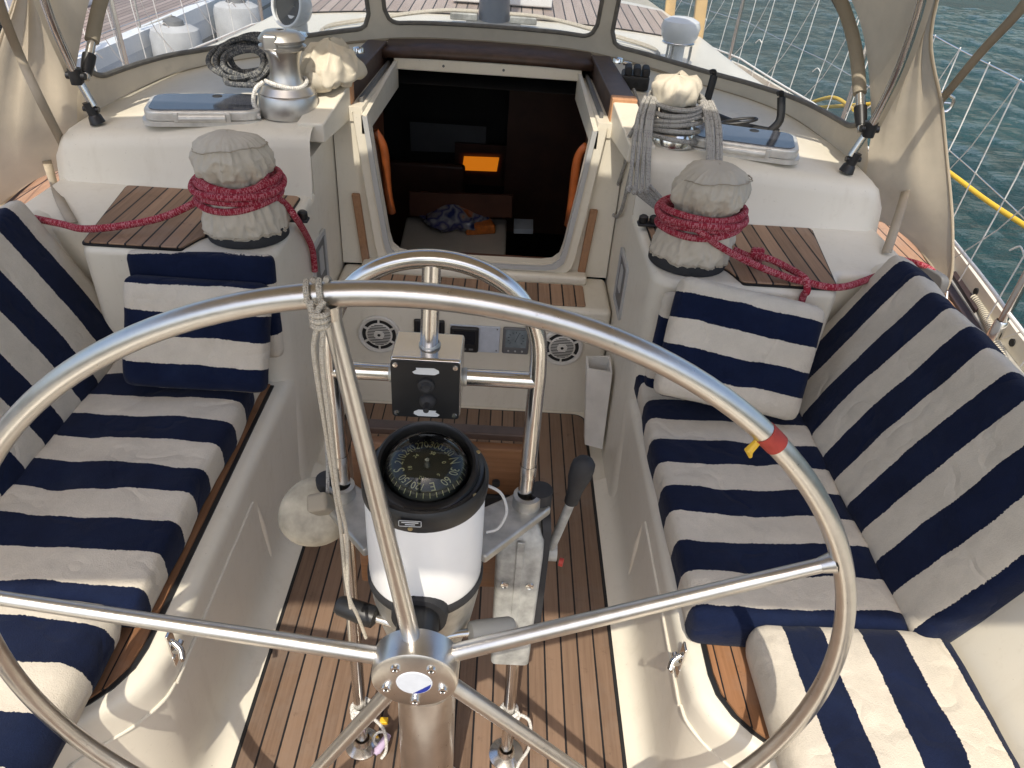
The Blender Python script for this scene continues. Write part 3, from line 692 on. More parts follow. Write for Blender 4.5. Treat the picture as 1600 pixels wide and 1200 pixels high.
# friction brake knobs either side of the shaft
for pts, m2, nm in (([Y(640, 985, .70), Y(600, 970, .71), Y(585, 965, .715)], 'blk', 'brake_knob'), ([Y(690, 995, .70), Y(715, 990, .71), Y(735, 988, .715)], 'grey', 'clutch_knob')):
    a = MB(); a.tube(pts, .0065, 12); st = a.build('knob_shaft', 'steel', ped)
    d = (pts[-1]-pts[0]).normalized(); L = .062 if m2 == 'blk' else .072
    a = MB(); a.lathe([(.009, -.004), (.0165, 0), (.0175, .012), (.0155, L-.006), (.012, L)], pts[-1], d, 20); a.build(nm, m2, st)
# compass
CP = V(-.083, .765, .903)
comp = thing('compass', 'black domed steering compass on top of the white pedestal', 'compass', V(-.083, .765, .89))
tilt = Matrix.Rotation(R(7), 3, 'X'); ax = tilt @ V(0, 0, 1)
MB().lathe([(.086, .897), (.0880, .901), (.0880, .915), (.087, .925), (.084, .930)], PC, n=56, cap=False).build('base_ring', 'blk', comp)
def hood_fn(p, a, z):
    k = .5+.5*math.sin(a); k = .03+.97*k**1.1
    return V(p.x, p.y, (z if z < .016 else .016+(z-.016)*k))
MB().lathe([(.083, -.03), (.0865, -.006), (.0865, .006), (.084, .011), (.0735, .016)], CP+V(0, .004, .012), ax, 64, cap=False).build('bezel', 'blk', comp)
MB().lathe([(.0745, .0155), (.0742, .0165), (.0715, .038), (.068, .041), (.0640, .037), (.0600, .0165)], CP+V(-.001, .006, .012), ax, 64, fn=hood_fn, cap=False).build('shade_hood', 'blk', comp)
dc = CP+V(0, .004, .012)
cd_ = MB(); cd_.lathe([(0, .0), (.046, -.002), (.055, -.010), (.060, -.02)], dc+ax*.022, ax, 48, cap=False); card = cd_.build('card', 'card', comp)
MB().lathe([(.0600*math.cos(R(t)), (.017+.043*math.sin(R(t)))) for t in range(0, 90, 6)]+[(.0005, .0600)], dc, ax, 48, cap=False).build('dome', 'dome', comp)
def text_mesh(txt, size):
    cu = bpy.data.curves.new('t', 'FONT'); cu.body = txt; cu.size = size; cu.align_x = 'CENTER'; cu.align_y = 'CENTER'; cu.extrude = 0
    o = bpy.data.objects.new('t', cu); COL.objects.link(o); dg = bpy.context.evaluated_depsgraph_get(); dg.update()
    me = o.evaluated_get(dg).to_mesh(); vs = [v.co.copy() for v in me.vertices]; fs = [tuple(p.vertices) for p in me.polygons]
    o.evaluated_get(dg).to_mesh_clear(); bpy.data.objects.remove(o); return vs, fs
qt = V(0, 0, 1).rotation_difference(ax)
dig = MB(); cz = dc+ax*.0245
HEAD = 287
for deg in range(0, 360, 30):
    t = R(HEAD-deg)+PI/2
    txt = {0: 'N', 90: 'E', 180: 'S', 270: '270'}.get(deg, str(deg))
    vs, fs = text_mesh(txt, (.0178 if len(txt) < 3 else .0165) if len(txt) > 1 else .021)
    rot = Matrix.Rotation(t-PI/2, 3, 'Z')
    dig.add([cz+qt @ (rot @ ((V(v.x*.85, v.y*1.15, 0)+V(0, .0425, 0))*.9)) for v in vs], fs)
    if deg % 60: continue
    vs, fs = text_mesh(str(deg//10), .009)
    dig.add([cz+qt @ (rot @ (V(v.x, v.y, 0)+V(0, .026, 0))*.9) for v in vs], fs)
for deg in range(0, 360, 10):
    rot = Matrix.Rotation(R(deg), 3, 'Z'); l0 = .0545
    dig.add([cz+qt @ (rot @ V(x, y*.9, -.0005-(.006 if y > .055 else 0))) for x, y in ((-.0005, l0), (.0005, l0), (.0005, .0595), (-.0005, .0595))], [(0, 1, 2, 3)])
dig.build('card_markings', 'digits', card)
q = MB(); q.lathe([(0, .012), (.003, .012), (.005, 0)], cz, ax, 16, cap=False); q.build('card_pivot', 'chrome', card)
for k in range(6):
    a = R(-90+60*k+(0 if k else 0)); p = dc+qt @ V(math.cos(a)*.0795, math.sin(a)*.0795, .0135)
    MB().lathe([(0, .0012), (.003, .001), (.0034, 0)], p, ax, 12, cap=False).build('bezel_screw', 'brass', comp)
pl = Y(640, 797, .677); q = MB(); q.box(V(PC.x-.010, PC.y-.0885, .9175), (.030, .002, .012)); lp = q.build('label_plate', 'blk', comp)
q = MB()
for zz, ww in ((.9225, .028), (.9125, .028)): q.box(V(PC.x-.010, PC.y-.0898, zz), (ww, .0006, .0007))
for zz, ww in ((.9195, .022), (.9158, .013)): q.box(V(PC.x-.010, PC.y-.0898, zz), (ww, .0006, .0013))
for xx in (-.0145, .0145): q.box(V(PC.x-.010+xx, PC.y-.0898, .9175), (.0007, .0006, .009))
q.build('label_lines', 'whitelabel', lp)
q = MB(); q.lathe([(0, .0015), (.003, .0012), (.0036, 0)], V(PC.x-.010, PC.y-.0878, .906), (0, -1, 0), 12, cap=False); q.build('plate_screw', 'brass', comp)
# wire of the compass light
o = MB().tube(cr([V(.0, .775, .90), V(.022, .775, .885), V(.032, .77, .855), V(.022, .765, .825), V(.004, .76, .82)], 8), .0022, 8).build('compass_wire', 'lgrey'); tag(o, 'thin grey wire looping out of the side of the white pedestal', 'wire')
# pedestal guard
GY = .872
guard = thing('pedestal_guard', 'tall arched stainless steel pedestal guard rail around the compass', 'guard rail', V(XC, GY, 0))
def gx(o): return XC+o
arch = []
hw = .1475; zs = 1.035
for z in (.77, .85, .95, 1.0): arch.append(V(gx(-hw), GY, z))
for k in range(0, 17):
    a = PI-PI*k/16; arch.append(V(gx(hw*math.cos(a)*1.0), GY, zs+.166*math.sin(a)**.8 if k not in (0, 16) else zs))
for z in (1.0, .95, .85, .77): arch.append(V(gx(hw), GY, z))
MB().tube(cr(arch, 4), .0127, 20).build('arch_tube', 'steel', guard)
for s in (-1, 1):
    foot = V(-.243, .879, 0) if s < 0 else V(.078, .869, 0)
    l = MB(); l.tube([V(gx(s*hw), GY, .77), foot+V(0, 0, .01)], .0127, 20); lg = l.build('leg', 'steel', guard)
    l = MB(); l.lathe([(.038, 0), (.038, .006), (.030, .010), (.020, .014), (.016, .03)], foot, n=28, cap=False); l.build('foot', 'steel', lg)
    l = MB(); l.lathe([(.0132, 0), (.0136, .004), (.0136, .022), (.0132, .024)], V(gx(s*hw), GY, .835), n=20, cap=False); l.build('sleeve_joint', 'steel', guard)
    MB().cyl(V(gx(s*hw), GY, 1.018), V(gx(s*.045), GY, 1.018), .0125, n=20).build('cross_tube', 'steel', guard)
MB().cyl(V(XC-.008, GY, 1.06), V(XC-.004, GY, 1.195), .0127, n=20).build('stem_tube', 'steel', guard)
# control box
bc = V(-.092, GY-.004, 1.018)
box = thing('control_box', 'steel control box with black front panel held in the guard rail', 'control box', bc-V(0, 0, .05))
MB().box(bc+V(0, .006, 0), (.098, .074, .098)).build('steel_box', 'steel', box, bevel=.005)
MB().prism(roundpoly(rect(-.0475, .0475, -.0475, .0475), .006), 0, .004, lambda x, y, z: bc+V(x, -.0315-z, y)).build('front_panel', 'blk', box)
for sx in (-1, 1):
    for sz in (-1, 1):
        MB().lathe([(0, .002), (.0035, .0018), (.0042, 0)], bc+V(sx*.041, -.0355, sz*.041), (0, -1, 0), 14, cap=False).build('panel_screw', 'chrome', box)
MB().lathe([(0, .008), (.006, .009), (.0085, .005), (.0115, .004), (.012, 0)], bc+V(.001, -.0355, .010), (0, -1, 0), 24, cap=False).build('push_button', 'blkm', box)
MB().lathe([(.0, .024), (.004, .024), (.0045, .010), (.0085, .008), (.0115, .004), (.012, 0)], bc+V(.003, -.0355, -.017), (0, -1, 0), 24, cap=False).build('joystick', 'blkm', box)
for zz, sg in ((.033, 1), (-.039, -1)):
    pts = [(-.019*sg, -.002), (-.016*sg, -.005), (-.010*sg, -.0055), (.012*sg, -.0055), (.018*sg, -.002), (.0175*sg, .002), (.011*sg, .0055), (-.014*sg, .005), (-.013*sg, .002)]
    MB().prism(pts, 0, .0005, lambda x, y, z: bc+V(x+.001, -.0357-z, y+zz)).build('scraped_label', 'whitelabel', box)
for s in (-1, 1): MB().lathe([(.0130, 0), (.0142, .003), (.0138, .005), (.013, .007)], bc+V(s*.049, .004, 0), (s, 0, 0), 20, cap=False).build('weld_ring', 'alu', box)
MB().lathe([(.0135, 0), (.0155, .002), (.0145, .005), (.013, .007)], bc+V(.002, .006, .049), n=20, cap=False).build('weld_ring', 'alu', box)
# throttle
tb = V(.062, .885, .42)
thr = thing('throttle_control', 'grey metal engine control with black lever on the right of the pedestal', 'throttle', tb)
cs = roundpoly(rect(-.040, .040, -.055, .055), [.012, .012, .022, .022], 6)
def thr_fn(x, y, z):
    k = 1-.12*(1-z/.33); top = max(0, (z-.27)/.06)
    return tb+V(x*k*(1-.12*top**2), y*k*(1-.25*top**2)-.06*(1-z/.33)*.4, z)
q = MB(); rows = []
for z in (0, .1, .2, .27, .30, .318, .328, .332):
    rows.append([thr_fn(x*(1 if z < .31 else 1-(z-.31)*18), y*(1 if z < .31 else 1-(z-.31)*18), z) for x, y in cs+[cs[0]]])
q.grid(rows); n = len(cs)+1; o0 = len(q.v)-n; q.f.append(tuple(range(o0, o0+n-1))); q.build('housing', 'alup', thr, ang=60)
MB().box(thr_fn(0, -.056, .16)+V(0, .002, 0), (.013, .005, .30), Matrix.Rotation(R(-2), 3, 'X')).build('front_strip', 'alup', thr, bevel=.002)
for sx, zz in ((-1, .21), (1, .21), (1, .09), (-1, .09)):
    MB().lathe([(0, .001), (.004, .0012), (.0068, .003), (.0075, 0)], thr_fn(sx*.022, -.055, zz)+V(0, -.0005, 0), (0, -1, 0), 14, cap=False).build('recessed_screw', 'chrome', thr)
MB().prism(roundpoly(rect(-.045, .055, .06, .335), .02), 0, .014, lambda a, b, t: thr_fn(.036, a, b)+V(t+.002, 0, 0)).build('side_plate', 'blkm', thr)
lv = [V(.112, .89, .645), V(.120, .885, .665), V(.138, .888, .745), V(.144, .890, .775)]
MB().cyl(V(.10, .89, .645), V(.130, .89, .645), .018, n=24).build('lever_boss', 'alup', thr)
le = MB().tube(cr(lv, 5), [.0080]*16, 14).build('lever', 'alup', thr)
kq = MB(); p0 = V(.142, .889, .762)
kq.lathe([(.011, 0), (.0135, .004), (.0145, .03), (.017, .045), (.0215, .062), (.0225, .085), (.021, .097), (.014, .106), (.004, .109)], p0, (.14, .02, 1), 24, fn=lambda p, a, z: V(p.x*.88, p.y*.72, p.z*.93)); kq.build('lever_handle', 'blkm', le)
MB().cyl(V(.135, .875, .635), V(.142, .873, .635), .0075, n=16).build('red_button', 'redtape', thr)
# folded cockpit table behind the pedestal
tab = thing('folding_table', 'varnished teak folding table leaf hanging behind the compass', 'table', V(XC, .97, .45))
MB().prism(roundpoly(rect(XC-.150, XC+.155, .46, .815), .008), .955, .975, lambda a, b, t: V(a, t, b)).build('table_leaf', 'board', tab, bevel=.003)
MB().prism(rect(XC-.150, XC+.155, .975, 1.0), .817, .832, lambda a, b, t: V(a, b, t)).build('table_edge', 'runner', tab, bevel=.003)
for s in (-1, 1): MB().box(V(XC+s*.085, .950, .700), (.085, .010, .028)).build('hinge', 'blkm', tab, bevel=.004)
for s in (-1, 1): MB().cyl(V(XC+s*.10, .954, .742), V(XC+s*.10, .947, .742), .007, n=12).build('table_screw', 'blkm', tab)
# cream float hanging from the port guard leg
fc = Y(492, 805, .86); fl = thing('rescue_float', 'worn cream rounded float with grey webbing hanging by the left guard leg', 'float', fc-V(0, 0, .05))
q = MB(); q.lathe([(.0, -.040), (.026, -.039), (.043, -.033), (.053, -.022), (.057, -.008), (.0575, .008), (.053, .022), (.042, .031), (.02, .035), (0, .035)], fc, (-.25, -.62, .74), 40, fn=lambda p, a, z: V(p.x*1.02, p.y*(.98+.10*math.sin(a)), p.z), cap=False); q.build('float_body', 'floatm', fl)
q = MB(); q.box(fc+V(.022, -.020, .045), (.034, .030, .055), Matrix.Rotation(R(-18), 3, 'Y') @ Matrix.Rotation(R(35), 3, 'X')); q.build('webbing_patch', 'canvasd', fl, bevel=.007)
q = MB(); q.tube(cr([fc+V(.028, -.01, .062), V(gx(-hw)-.018, .86, fc.z+.10), V(gx(-hw)-.014, .858, fc.z+.17)], 8), .003, 8); q.build('lanyard', 'greyrope', fl)
# cord looped over the wheel rim
top1, top2 = Y(486, 432, .585), Y(506, 430, .585)
q = MB()
for px in (487, 507):
    c0 = Y(px, 449, .6); t = (c0-WC); t.y = 0; c0 = WC+t.normalized()*WR; rad = t.normalized()
    loop = [c0+rad*math.cos(a)*.0150+V(0, -1, 0)*math.sin(a)*.0150+V((a/(2*PI)-.5)*.006, 0, 0) for a in [2*PI*i/20 for i in range(21)]]
    q.tube(loop, .0028, 8)
kn = Y(500, 500, .575)
for px in (486, 506): q.tube(cr([Y(px, 470, .578), Y(492+(px-496)*.4, 487, .572), kn], 6), .0028, 8)
path1 = [kn, Y(490, 540, .575), Y(497, 600, .58), Y(510, 680, .60), Y(522, 760, .62), Y(533, 830, .64), Y(540, 900, .66), Y(548, 950, .67)]
path2 = [kn+V(.004, 0, 0), Y(503, 560, .575), Y(513, 650, .59), Y(523, 730, .61), Y(530, 780, .62), Y(541, 830, .64), Y(543, 880, .65), Y(545, 930, .66), Y(560, 965, .67), Y(572, 997, .665)]
path3 = [kn+V(-.005, 0, 0), Y(486, 560, .577), Y(497, 660, .59), Y(512, 750, .615), Y(528, 850, .645), Y(541, 930, .665)]
for pth in (path1, path2): q.tube(cr(pth, 8), .0025, 8)
for i in range(3):
    a0 = kn+V(0, 0, .008-i*.006); q.tube([a0+V(math.cos(t)*.0075, math.sin(t)*.0075, 0) for t in [2*PI*j/12 for j in range(12)]], .0028, 8, closed=True)
o = q.build('cord', 'cord', root=kn); tag(o, 'thin beige cord looped over the wheel rim and hanging down beside a spoke', 'cord')
# rope wraps and small gear at the guard feet
for s, ctr in ((-1, V(-.236, .877, .115)), (1, V(.0745, .869, .135))):
    q = MB(); pts = []
    for i in range(0, 110):
        a = 2*PI*i/22; pts.append(ctr+V(math.cos(a)*(.0185+.003*math.sin(i*.7)), math.sin(a)*.0185, i/110*.045))
    q.tube(pts, .0048, 8)
    if s > 0: q.tube(cr([ctr+V(.019, 0, .03), ctr+V(.045, -.01, .02), ctr+V(.05, -.02, -.06), ctr+V(.03, -.03, -.12), ctr+V(.028, -.06, -.13)], 8), .0035, 8)
    else: q.tube(cr([ctr+V(.019, 0, .0), ctr+V(.045, -.01, -.03), ctr+V(.05, -.02, -.09), ctr+V(.04, -.03, -.11)], 8), .0035, 8)
    o = q.build('rope_lashing', 'white', root=ctr); tag(o, 'cream rope lashed round the %s guard leg near the floor' % ('left' if s < 0 else 'right'), 'rope', 'lashings on the guard legs')
kf = Z(597, 1165, .02); kt = thing('key_float', 'small lilac clip on the floor by the left guard foot', 'clip', kf)
MB().tube(cr([kf+V(-.012, -.02, 0), kf+V(0, 0, .004), kf+V(.012, .022, .004)], 5), [.005]*2+[.009]*7+[.006]*2, 10).build('clip_body', 'lilac', kt)
MB().tube([kf+V(-.004+.016*math.cos(t), .012+.016*math.sin(t), .006) for t in [2*PI*i/16 for i in range(16)]], .003, 8, closed=True).build('clip_ring', 'white', kt)
MB().box(kf+V(-.004, .055, .004), (.018, .014, .010)).build('yellow_tag', 'yelltape', kt, bevel=.002)

# ------------------------------------------------------------------ bulkhead fittings
SPK = []
def speaker(c, label):
    t = thing('speaker', label, 'speaker', c, 'round speakers on the bulkhead')
    ax_ = (0, -1, 0)
    MB().lathe([(.074, 0), (.0735, .006), (.069, .010), (.060, .0085), (.058, .004)], c, ax_, 56, cap=False).build('ring', 'offw', t)
    MB().lathe([(0, .003), (.059, .003)], c, ax_, 40, cap=False).build('cone_surround', 'slot', t)
    g = MB()
    g.lathe([(0, .006), (.044, .006), (.046, .0045)], c, ax_, 40, cap=False); gr = g.build('grille', 'offw', t)
    sl_ = MB()
    for i in range(-6, 7):
        z = i*.0062; w_ = math.sqrt(max(0, .040**2-z*z))
        if abs(z) > .015: sl_.box(c+V(0, -.0064, z), (2*w_, .0012, .0026))
        else:
            i0 = math.sqrt(.018**2-z*z)
            for s in (-1, 1): sl_.box(c+V(s*(w_+i0)/2, -.0064, z), (w_-i0, .0012, .0026))
    sl_.build('grille_slots', 'slot', gr)
    MB().lathe([(.0, .009), (.006, .009), (.0065, .008), (.012, .0085), (.0125, .006)], c, ax_, 28, cap=False).build('tweeter', 'offw', gr)
    MB().lathe([(0, .0095), (.004, .0094), (.0055, .009)], c, ax_, 16, cap=False).build('dome', 'slot', gr)
    for k in range(6):
        a = R(60*k+90); d = V(math.cos(a), 0, math.sin(a))
        q = MB(); q.box(c+d*.052+V(0, -.006, 0), (.006, .006, .018), Matrix.Rotation(-(a-PI/2), 3, 'Y')); q.build('bracket', 'offw', t)
    return t
SY = 2.167
speaker(V(-.397, SY, .283), 'round off-white speaker on the bulkhead just right of the left seat')
speaker(V(.236, SY, .273), 'round off-white speaker on the bulkhead beside the white handle holder')
def P2(px, py): return Y(px, py, SY)
# display panel
pc = (P2(703, 503)+P2(780, 553))/2; w_ = (P2(780, 525)-P2(702, 525)).x; 
dp = thing('instrument_panel', 'white instrument panel with square black display beside the guard box', 'instrument', pc)
MB().box(pc+V(0, -.003, 0), (w_, .006, .105)).build('panel_plate', 'emblem', dp, bevel=.002)
dd = P2(726, 527)+V(0, -.006, 0)
ds = MB().box(dd+V(0, -.008, 0), (.098, .016, .100)).build('display_case', 'blk', dp, bevel=.008)
MB().box(dd+V(0, -.0165, .012), (.074, .001, .050)).build('display_screen', 'lens', ds)
for k in range(3): MB().box(dd+V(-.024+.024*k, -.017, -.034), (.014, .003, .006)).build('display_key', 'grey', ds)
for sz in (-1, 1): MB().lathe([(0, .0015), (.003, 0)], pc+V(w_/2-.010, -.006, sz*.043), (0, -1, 0), 10, cap=False).build('panel_screw', 'grey', dp)
for (px, py, wd, hh, lab) in ((806, 531, .092, .105, 'small square grey gauge with dial next to the right speaker'), (671, 513, .105, .075, 'dark square gauge partly hidden behind the guard stem')):
    g0 = P2(px, py); g = thing('gauge', lab, 'gauge', g0, 'gauges on the bulkhead')
    MB().box(g0+V(0, -.006, 0), (wd, .012, hh)).build('gauge_case', 'grey' if px > 700 else 'blk', g, bevel=.008)
    MB().box(g0+V(0, -.0125, hh*.10), (wd*.78, .001, hh*.66)).build('gauge_face', 'lcd' if px > 700 else 'lens', g)
    if px > 700:
        q = MB()
        for k in range(11):
            a = R(-40+26*k); d = V(math.cos(a), 0, math.sin(a)); q.box(g0+V(0, -.0134, hh*.1)+d*.026, (.0018, .0005, .006), Matrix.Rotation(-(a-PI/2), 3, 'Y'))
        q.box(g0+V(.003, -.0134, hh*.1+.004), (.0014, .0005, .034), Matrix.Rotation(R(20), 3, 'Y'))
        q.build('dial_marks', 'slot', g)
    for k in range(3): MB().lathe([(0, .003), (.003, .0025), (.0035, 0)], g0+V((k-1)*wd*.26, -.012, -hh*.37), (0, -1, 0), 10, cap=False).build('gauge_button', 'lgrey', g)
# winch handle holder on the starboard wall
hx = XC+.470
hp = [X(930, 563, hx-.02), X(968, 556, hx-.02)]
ht = thing('handle_holder', 'dirty white open-topped winch handle holder on the right cockpit wall', 'holder', V(hx, 1.98, .06))
q = MB(); top = [V(hx-.008, 1.93, .335), V(hx-.088, 1.945, .335), V(hx-.088, 2.005, .345), V(hx-.008, 2.015, .345)]
bot = [V(hx-.004, 1.90, .045), V(hx-.062, 1.92, .045), V(hx-.062, 1.965, .045), V(hx-.004, 1.965, .045)]
tin = [V(hx-.014, 1.938, .335), V(hx-.081, 1.951, .335), V(hx-.081, 1.998, .345), V(hx-.014, 2.007, .345)]
bin_ = [v+V(0, 0, .2) for v in [V(hx-.014, 1.935, 0), V(hx-.075, 1.945, 0), V(hx-.075, 1.985, 0), V(hx-.014, 1.99, 0)]]
vs = bot+top+tin+bin_
fs = [(0, 1, 2, 3)]+[(i, (i+1) % 4, 4+(i+1) % 4, 4+i) for i in range(4)]+[(4+i, 4+(i+1) % 4, 8+(i+1) % 4, 8+i) for i in range(4)]+[(8+i, 8+(i+1) % 4, 12+(i+1) % 4, 12+i) for i in range(4)]+[(12, 13, 14, 15)]
q.add(vs, fs); q.build('holder_body', 'floatm' if False else 'offw', ht, smooth=False)
q = MB()
for i in range(9):
    z = .10+.022*i+random.random()*.008; q.box(V(hx-.040-.06*(z-.05), 1.912+.106*(z-.045)+.0035, z), (.010*random.random()+.004, .004, .013))
q.build('scuff_mark', 'grey', ht)
# latches
def latch(base, nrm_s, label):
    t = thing('locker_latch', label, 'latch', base, 'chrome locker latches')
    MB().box(base+V(-nrm_s*.002, 0, .012), (.005, .022, .058)).build('latch_plate', 'chrome', t, bevel=.002)
    MB().box(base+V(-nrm_s*.002, 0, -.032), (.005, .024, .026)).build('keeper', 'chrome', t, bevel=.002)
    MB().tube(cr([base+V(-nrm_s*.006, 0, .012), base+V(-nrm_s*.020, -.008, .004), base+V(-nrm_s*.026, -.020, -.006)], 5), .006, 10).build('latch_lever', 'chrome', t)
    MB().cyl(base+V(-nrm_s*.012, -.012, .0), base+V(-nrm_s*.012, .012, 0), .006, n=12).build('pivot', 'chrome', t)
    q = MB(); q.tube([base+V(-nrm_s*.014, 0, -.028)+V(0, math.cos(a)*.008, math.sin(a)*.011) for a in [2*PI*i/14 for i in range(14)]], .0026, 8, closed=True); q.build('hasp_ring', 'chrome', t)
latch(X(1066, 1030, XC+.478), 1, 'chrome toggle latch on the right locker front by the teak edge')
latch(X(268, 1010, XC-.478), -1, 'chrome hasp on the left locker front partly hidden behind a spoke')

# ------------------------------------------------------------------ winches with cloth covers and red sheets
def covered_winch(c, seed, label, hgt=.275, lean=0):
    t = thing('covered_winch', label, 'winch', c, 'big winches under cloth covers')
    MB().lathe([(.102, -.004), (.102, .016), (.098, .024), (.08, .026)], c, n=48, cap=False).build('winch_base', 'blkm', t)
    prof = [(.1125, .020), (.1155, .034), (.1135, .06), (.107, .09), (.099, .115), (.090, .135), (.080, .150), (.077, .165), (.083, .180), (.096, .195), (.1035, .215), (.1045, .228), (.1015, .248), (.092, .270), (.074, .287), (.046, .299), (.022, .304), (.002, .305)]
    pr2 = []
    for (a, b), (c2, d) in zip(prof, prof[1:]):
        for k in range(5): pr2.append((a+(c2-a)*k/5, b+(d-b)*k/5))
    pr2.append(prof[-1])
    def fn(p, a, z):
        w = .5+.5*math.exp(-((z-.17)/.05)**2)
        k = nz((math.cos(a)*2.4+seed, math.sin(a)*2.4, z*14))*.10*w + (abs(nz((math.cos(a)*4+seed, math.sin(a)*4, z*16+3)))-.25)*-.16*w + (abs(nz((math.cos(a)*6+seed, math.sin(a)*6+z*30, z*10+8)))-.25)*-.07
        fold = (math.exp(-((z-.195)/.030)**2)*.085+math.exp(-((z-.11)/.045)**2)*.055)*math.sin((9+3*math.sin(seed))*a+seed+4*nz((math.cos(a), math.sin(a), seed)))*(.35+.65*abs(nz((math.cos(a)*1.5, math.sin(a)*1.5, seed+4)))*2)
        sc_ = (1+k+fold)*.89
        return V(p.x*sc_+lean*z, p.y*sc_, p.z*.84+.010*nz((p.x*15, p.y*15, seed)))
    f0 = fn
    def fn(p, a, z):
        q_ = f0(p, a, z); r_ = max(.02, math.hypot(p.x, p.y)); g_ = max(0, rid(math.cos(a)*3.1+seed, math.sin(a)*3.1+z*7, z*5+seed)-.5)*.012+max(0, rid(math.cos(a)*5+seed*2, math.sin(a)*5-z*16, z*9+seed)-.55)*.009
        g_ *= min(1, r_/.06); return V(q_.x+p.x/r_*g_*.75, q_.y+p.y/r_*g_*.75, q_.z)
    cv = MB().lathe(pr2, c, n=168, fn=fn, cap=False).build('cloth_cover', 'cover', t, ang=85)
    def ringpts(r_, z_, tl=0): return [c+fn(V(r_*math.cos(a), r_*math.sin(a), z_+tl*math.cos(a+.9)), a, z_+tl*math.cos(a+.9)) for a in [2*PI*i/96 for i in range(96)]]
    MB().tube(ringpts(.0950, .265, .012), .0016, 6, closed=True).build('crown_seam', 'strap', cv)
    MB().tube(ringpts(.1135, .026), .0032, 8, closed=True).build('hem', 'strap', cv)
    return t
WL = V(XC-.572, 1.79, .806); WRt = V(XC+.580, 1.79, .806)
covered_winch(WL, 1.3, 'big winch under beige cloth cover on the left teak pad', lean=-.05)
covered_winch(WRt, 5.1, 'big winch under wrinkled beige cloth cover on the right teak pad', lean=.10)
def wraps(c, r, z0, turns, seed, start, n=26, rr=.0072):
    pts = []; N_ = int(turns*n)
    for i in range(N_+1):
        a = start+2*PI*i/n; t = i/n
        z = z0+.0150*min(t, 3.3)-(.016*(t-3.3) if t > 3.3 else 0)+(.006*math.sin(a*1.0+seed))+.0035*math.sin(a*2.3+t*2)
        rad = r+.008*(1-min(t, 1))+.003*math.sin(a*2+seed)+(.013*min(1, (t-3.3)*2) if t > 3.3 else 0)
        pts.append(c+V(math.cos(a)*rad, math.sin(a)*rad*.98, z))
    return pts
RR = .0090
q = MB(); cL = WL+V(-.008, 0, 0)
wp = wraps(cL, .0940, .096, 4.6, .6, R(200)); q.tube(cr(wp, 2), RR, 10)
q.tube(cr([wp[0], cL+V(-.10, -.03, .085), cL+V(-.18, -.055, .050), cL+V(-.28, -.075, .028), cL+V(-.37, -.085, .018), cL+V(-.44, -.06, .016), cL+V(-.53, -.03, .014)], 8), RR, 10)
q.tube(cr([wp[-1], cL+V(.085, -.045, .135), Z(445, 318, .875), Z(462, 340, .84), X(478, 366, XC-.462), X(488, 390, XC-.462), X(492, 424, XC-.462)], 8), RR, 10)
q.tube(cr([cL+V(-.075, -.05, .150), cL+V(-.03, -.088, .145), cL+V(.04, -.08, .135), cL+V(.078, -.04, .152), cL+V(.06, .05, .160)], 8), RR, 10)
o = q.build('sheet_rope', 'red', root=WL); tag(o, 'red flecked rope wound round the left cloth covered winch', 'rope', 'red sheet ropes on the winches')
q = MB(); cR = WRt+V(.012, 0, 0)
wp = wraps(cR, .0950, .094, 4.7, 2.2, R(150)); q.tube(cr(wp, 2), RR, 10)
e1 = [wp[0], cR+V(-.03, -.092, .12), Z(1120, 382, .89), Z(1165, 407, .855), Z(1215, 428, .828), Z(1260, 441, .822), Z(1320, 448, .822), X(1400, 420, 1.12), X(1425, 425, 1.2)]
q.tube(cr(e1, 8), RR, 10)
e2 = [Z(1146, 390, .846), Z(1170, 400, .84), Z(1200, 404, .85), Z(1230, 418, .828), Z(1254, 432, .832), Z(1260, 440, .826), X(1261, 455, Z(1258, 440, .82).x), V(Z(1258, 440, .82).x, 1.648, .79), V(Z(1258, 440, .82).x, 1.645, .745)]
q.tube(cr(e2, 8), RR, 10)
kc = Z(1183, 400, .838)
for i in range(3): q.tube(cr([kc+V(-.012+i*.010+math.cos(a)*.006, math.cos(a)*.016, math.sin(a)*.015) for a in [2*PI*j/8 for j in range(8)]], 3, True), RR*.9, 8, closed=True)
o = q.build('sheet_rope', 'red', root=WRt); tag(o, 'red flecked rope with a knot wound round the right cloth covered winch', 'rope', 'red sheet ropes on the winches')
# cam cleat by each pad
for px, py in ((465, 345), (1012, 352)):
    c0 = Z(px, py, .812); t = thing('cam_cleat', 'small black cleat on the %s teak pad behind the winch' % ('left' if px < 800 else 'right'), 'cleat', c0, 'black cleats on the teak pads')
    MB().box(c0+V(0, 0, .004), (.06, .03, .008)).build('cleat_base', 'blkm', t, bevel=.003)
    for s in (-1, 1): MB().lathe([(.012, .008), (.014, .012), (.013, .026), (.008, .03)], c0+V(s*.015, 0, 0), n=16).build('cleat_cam', 'blk', t)
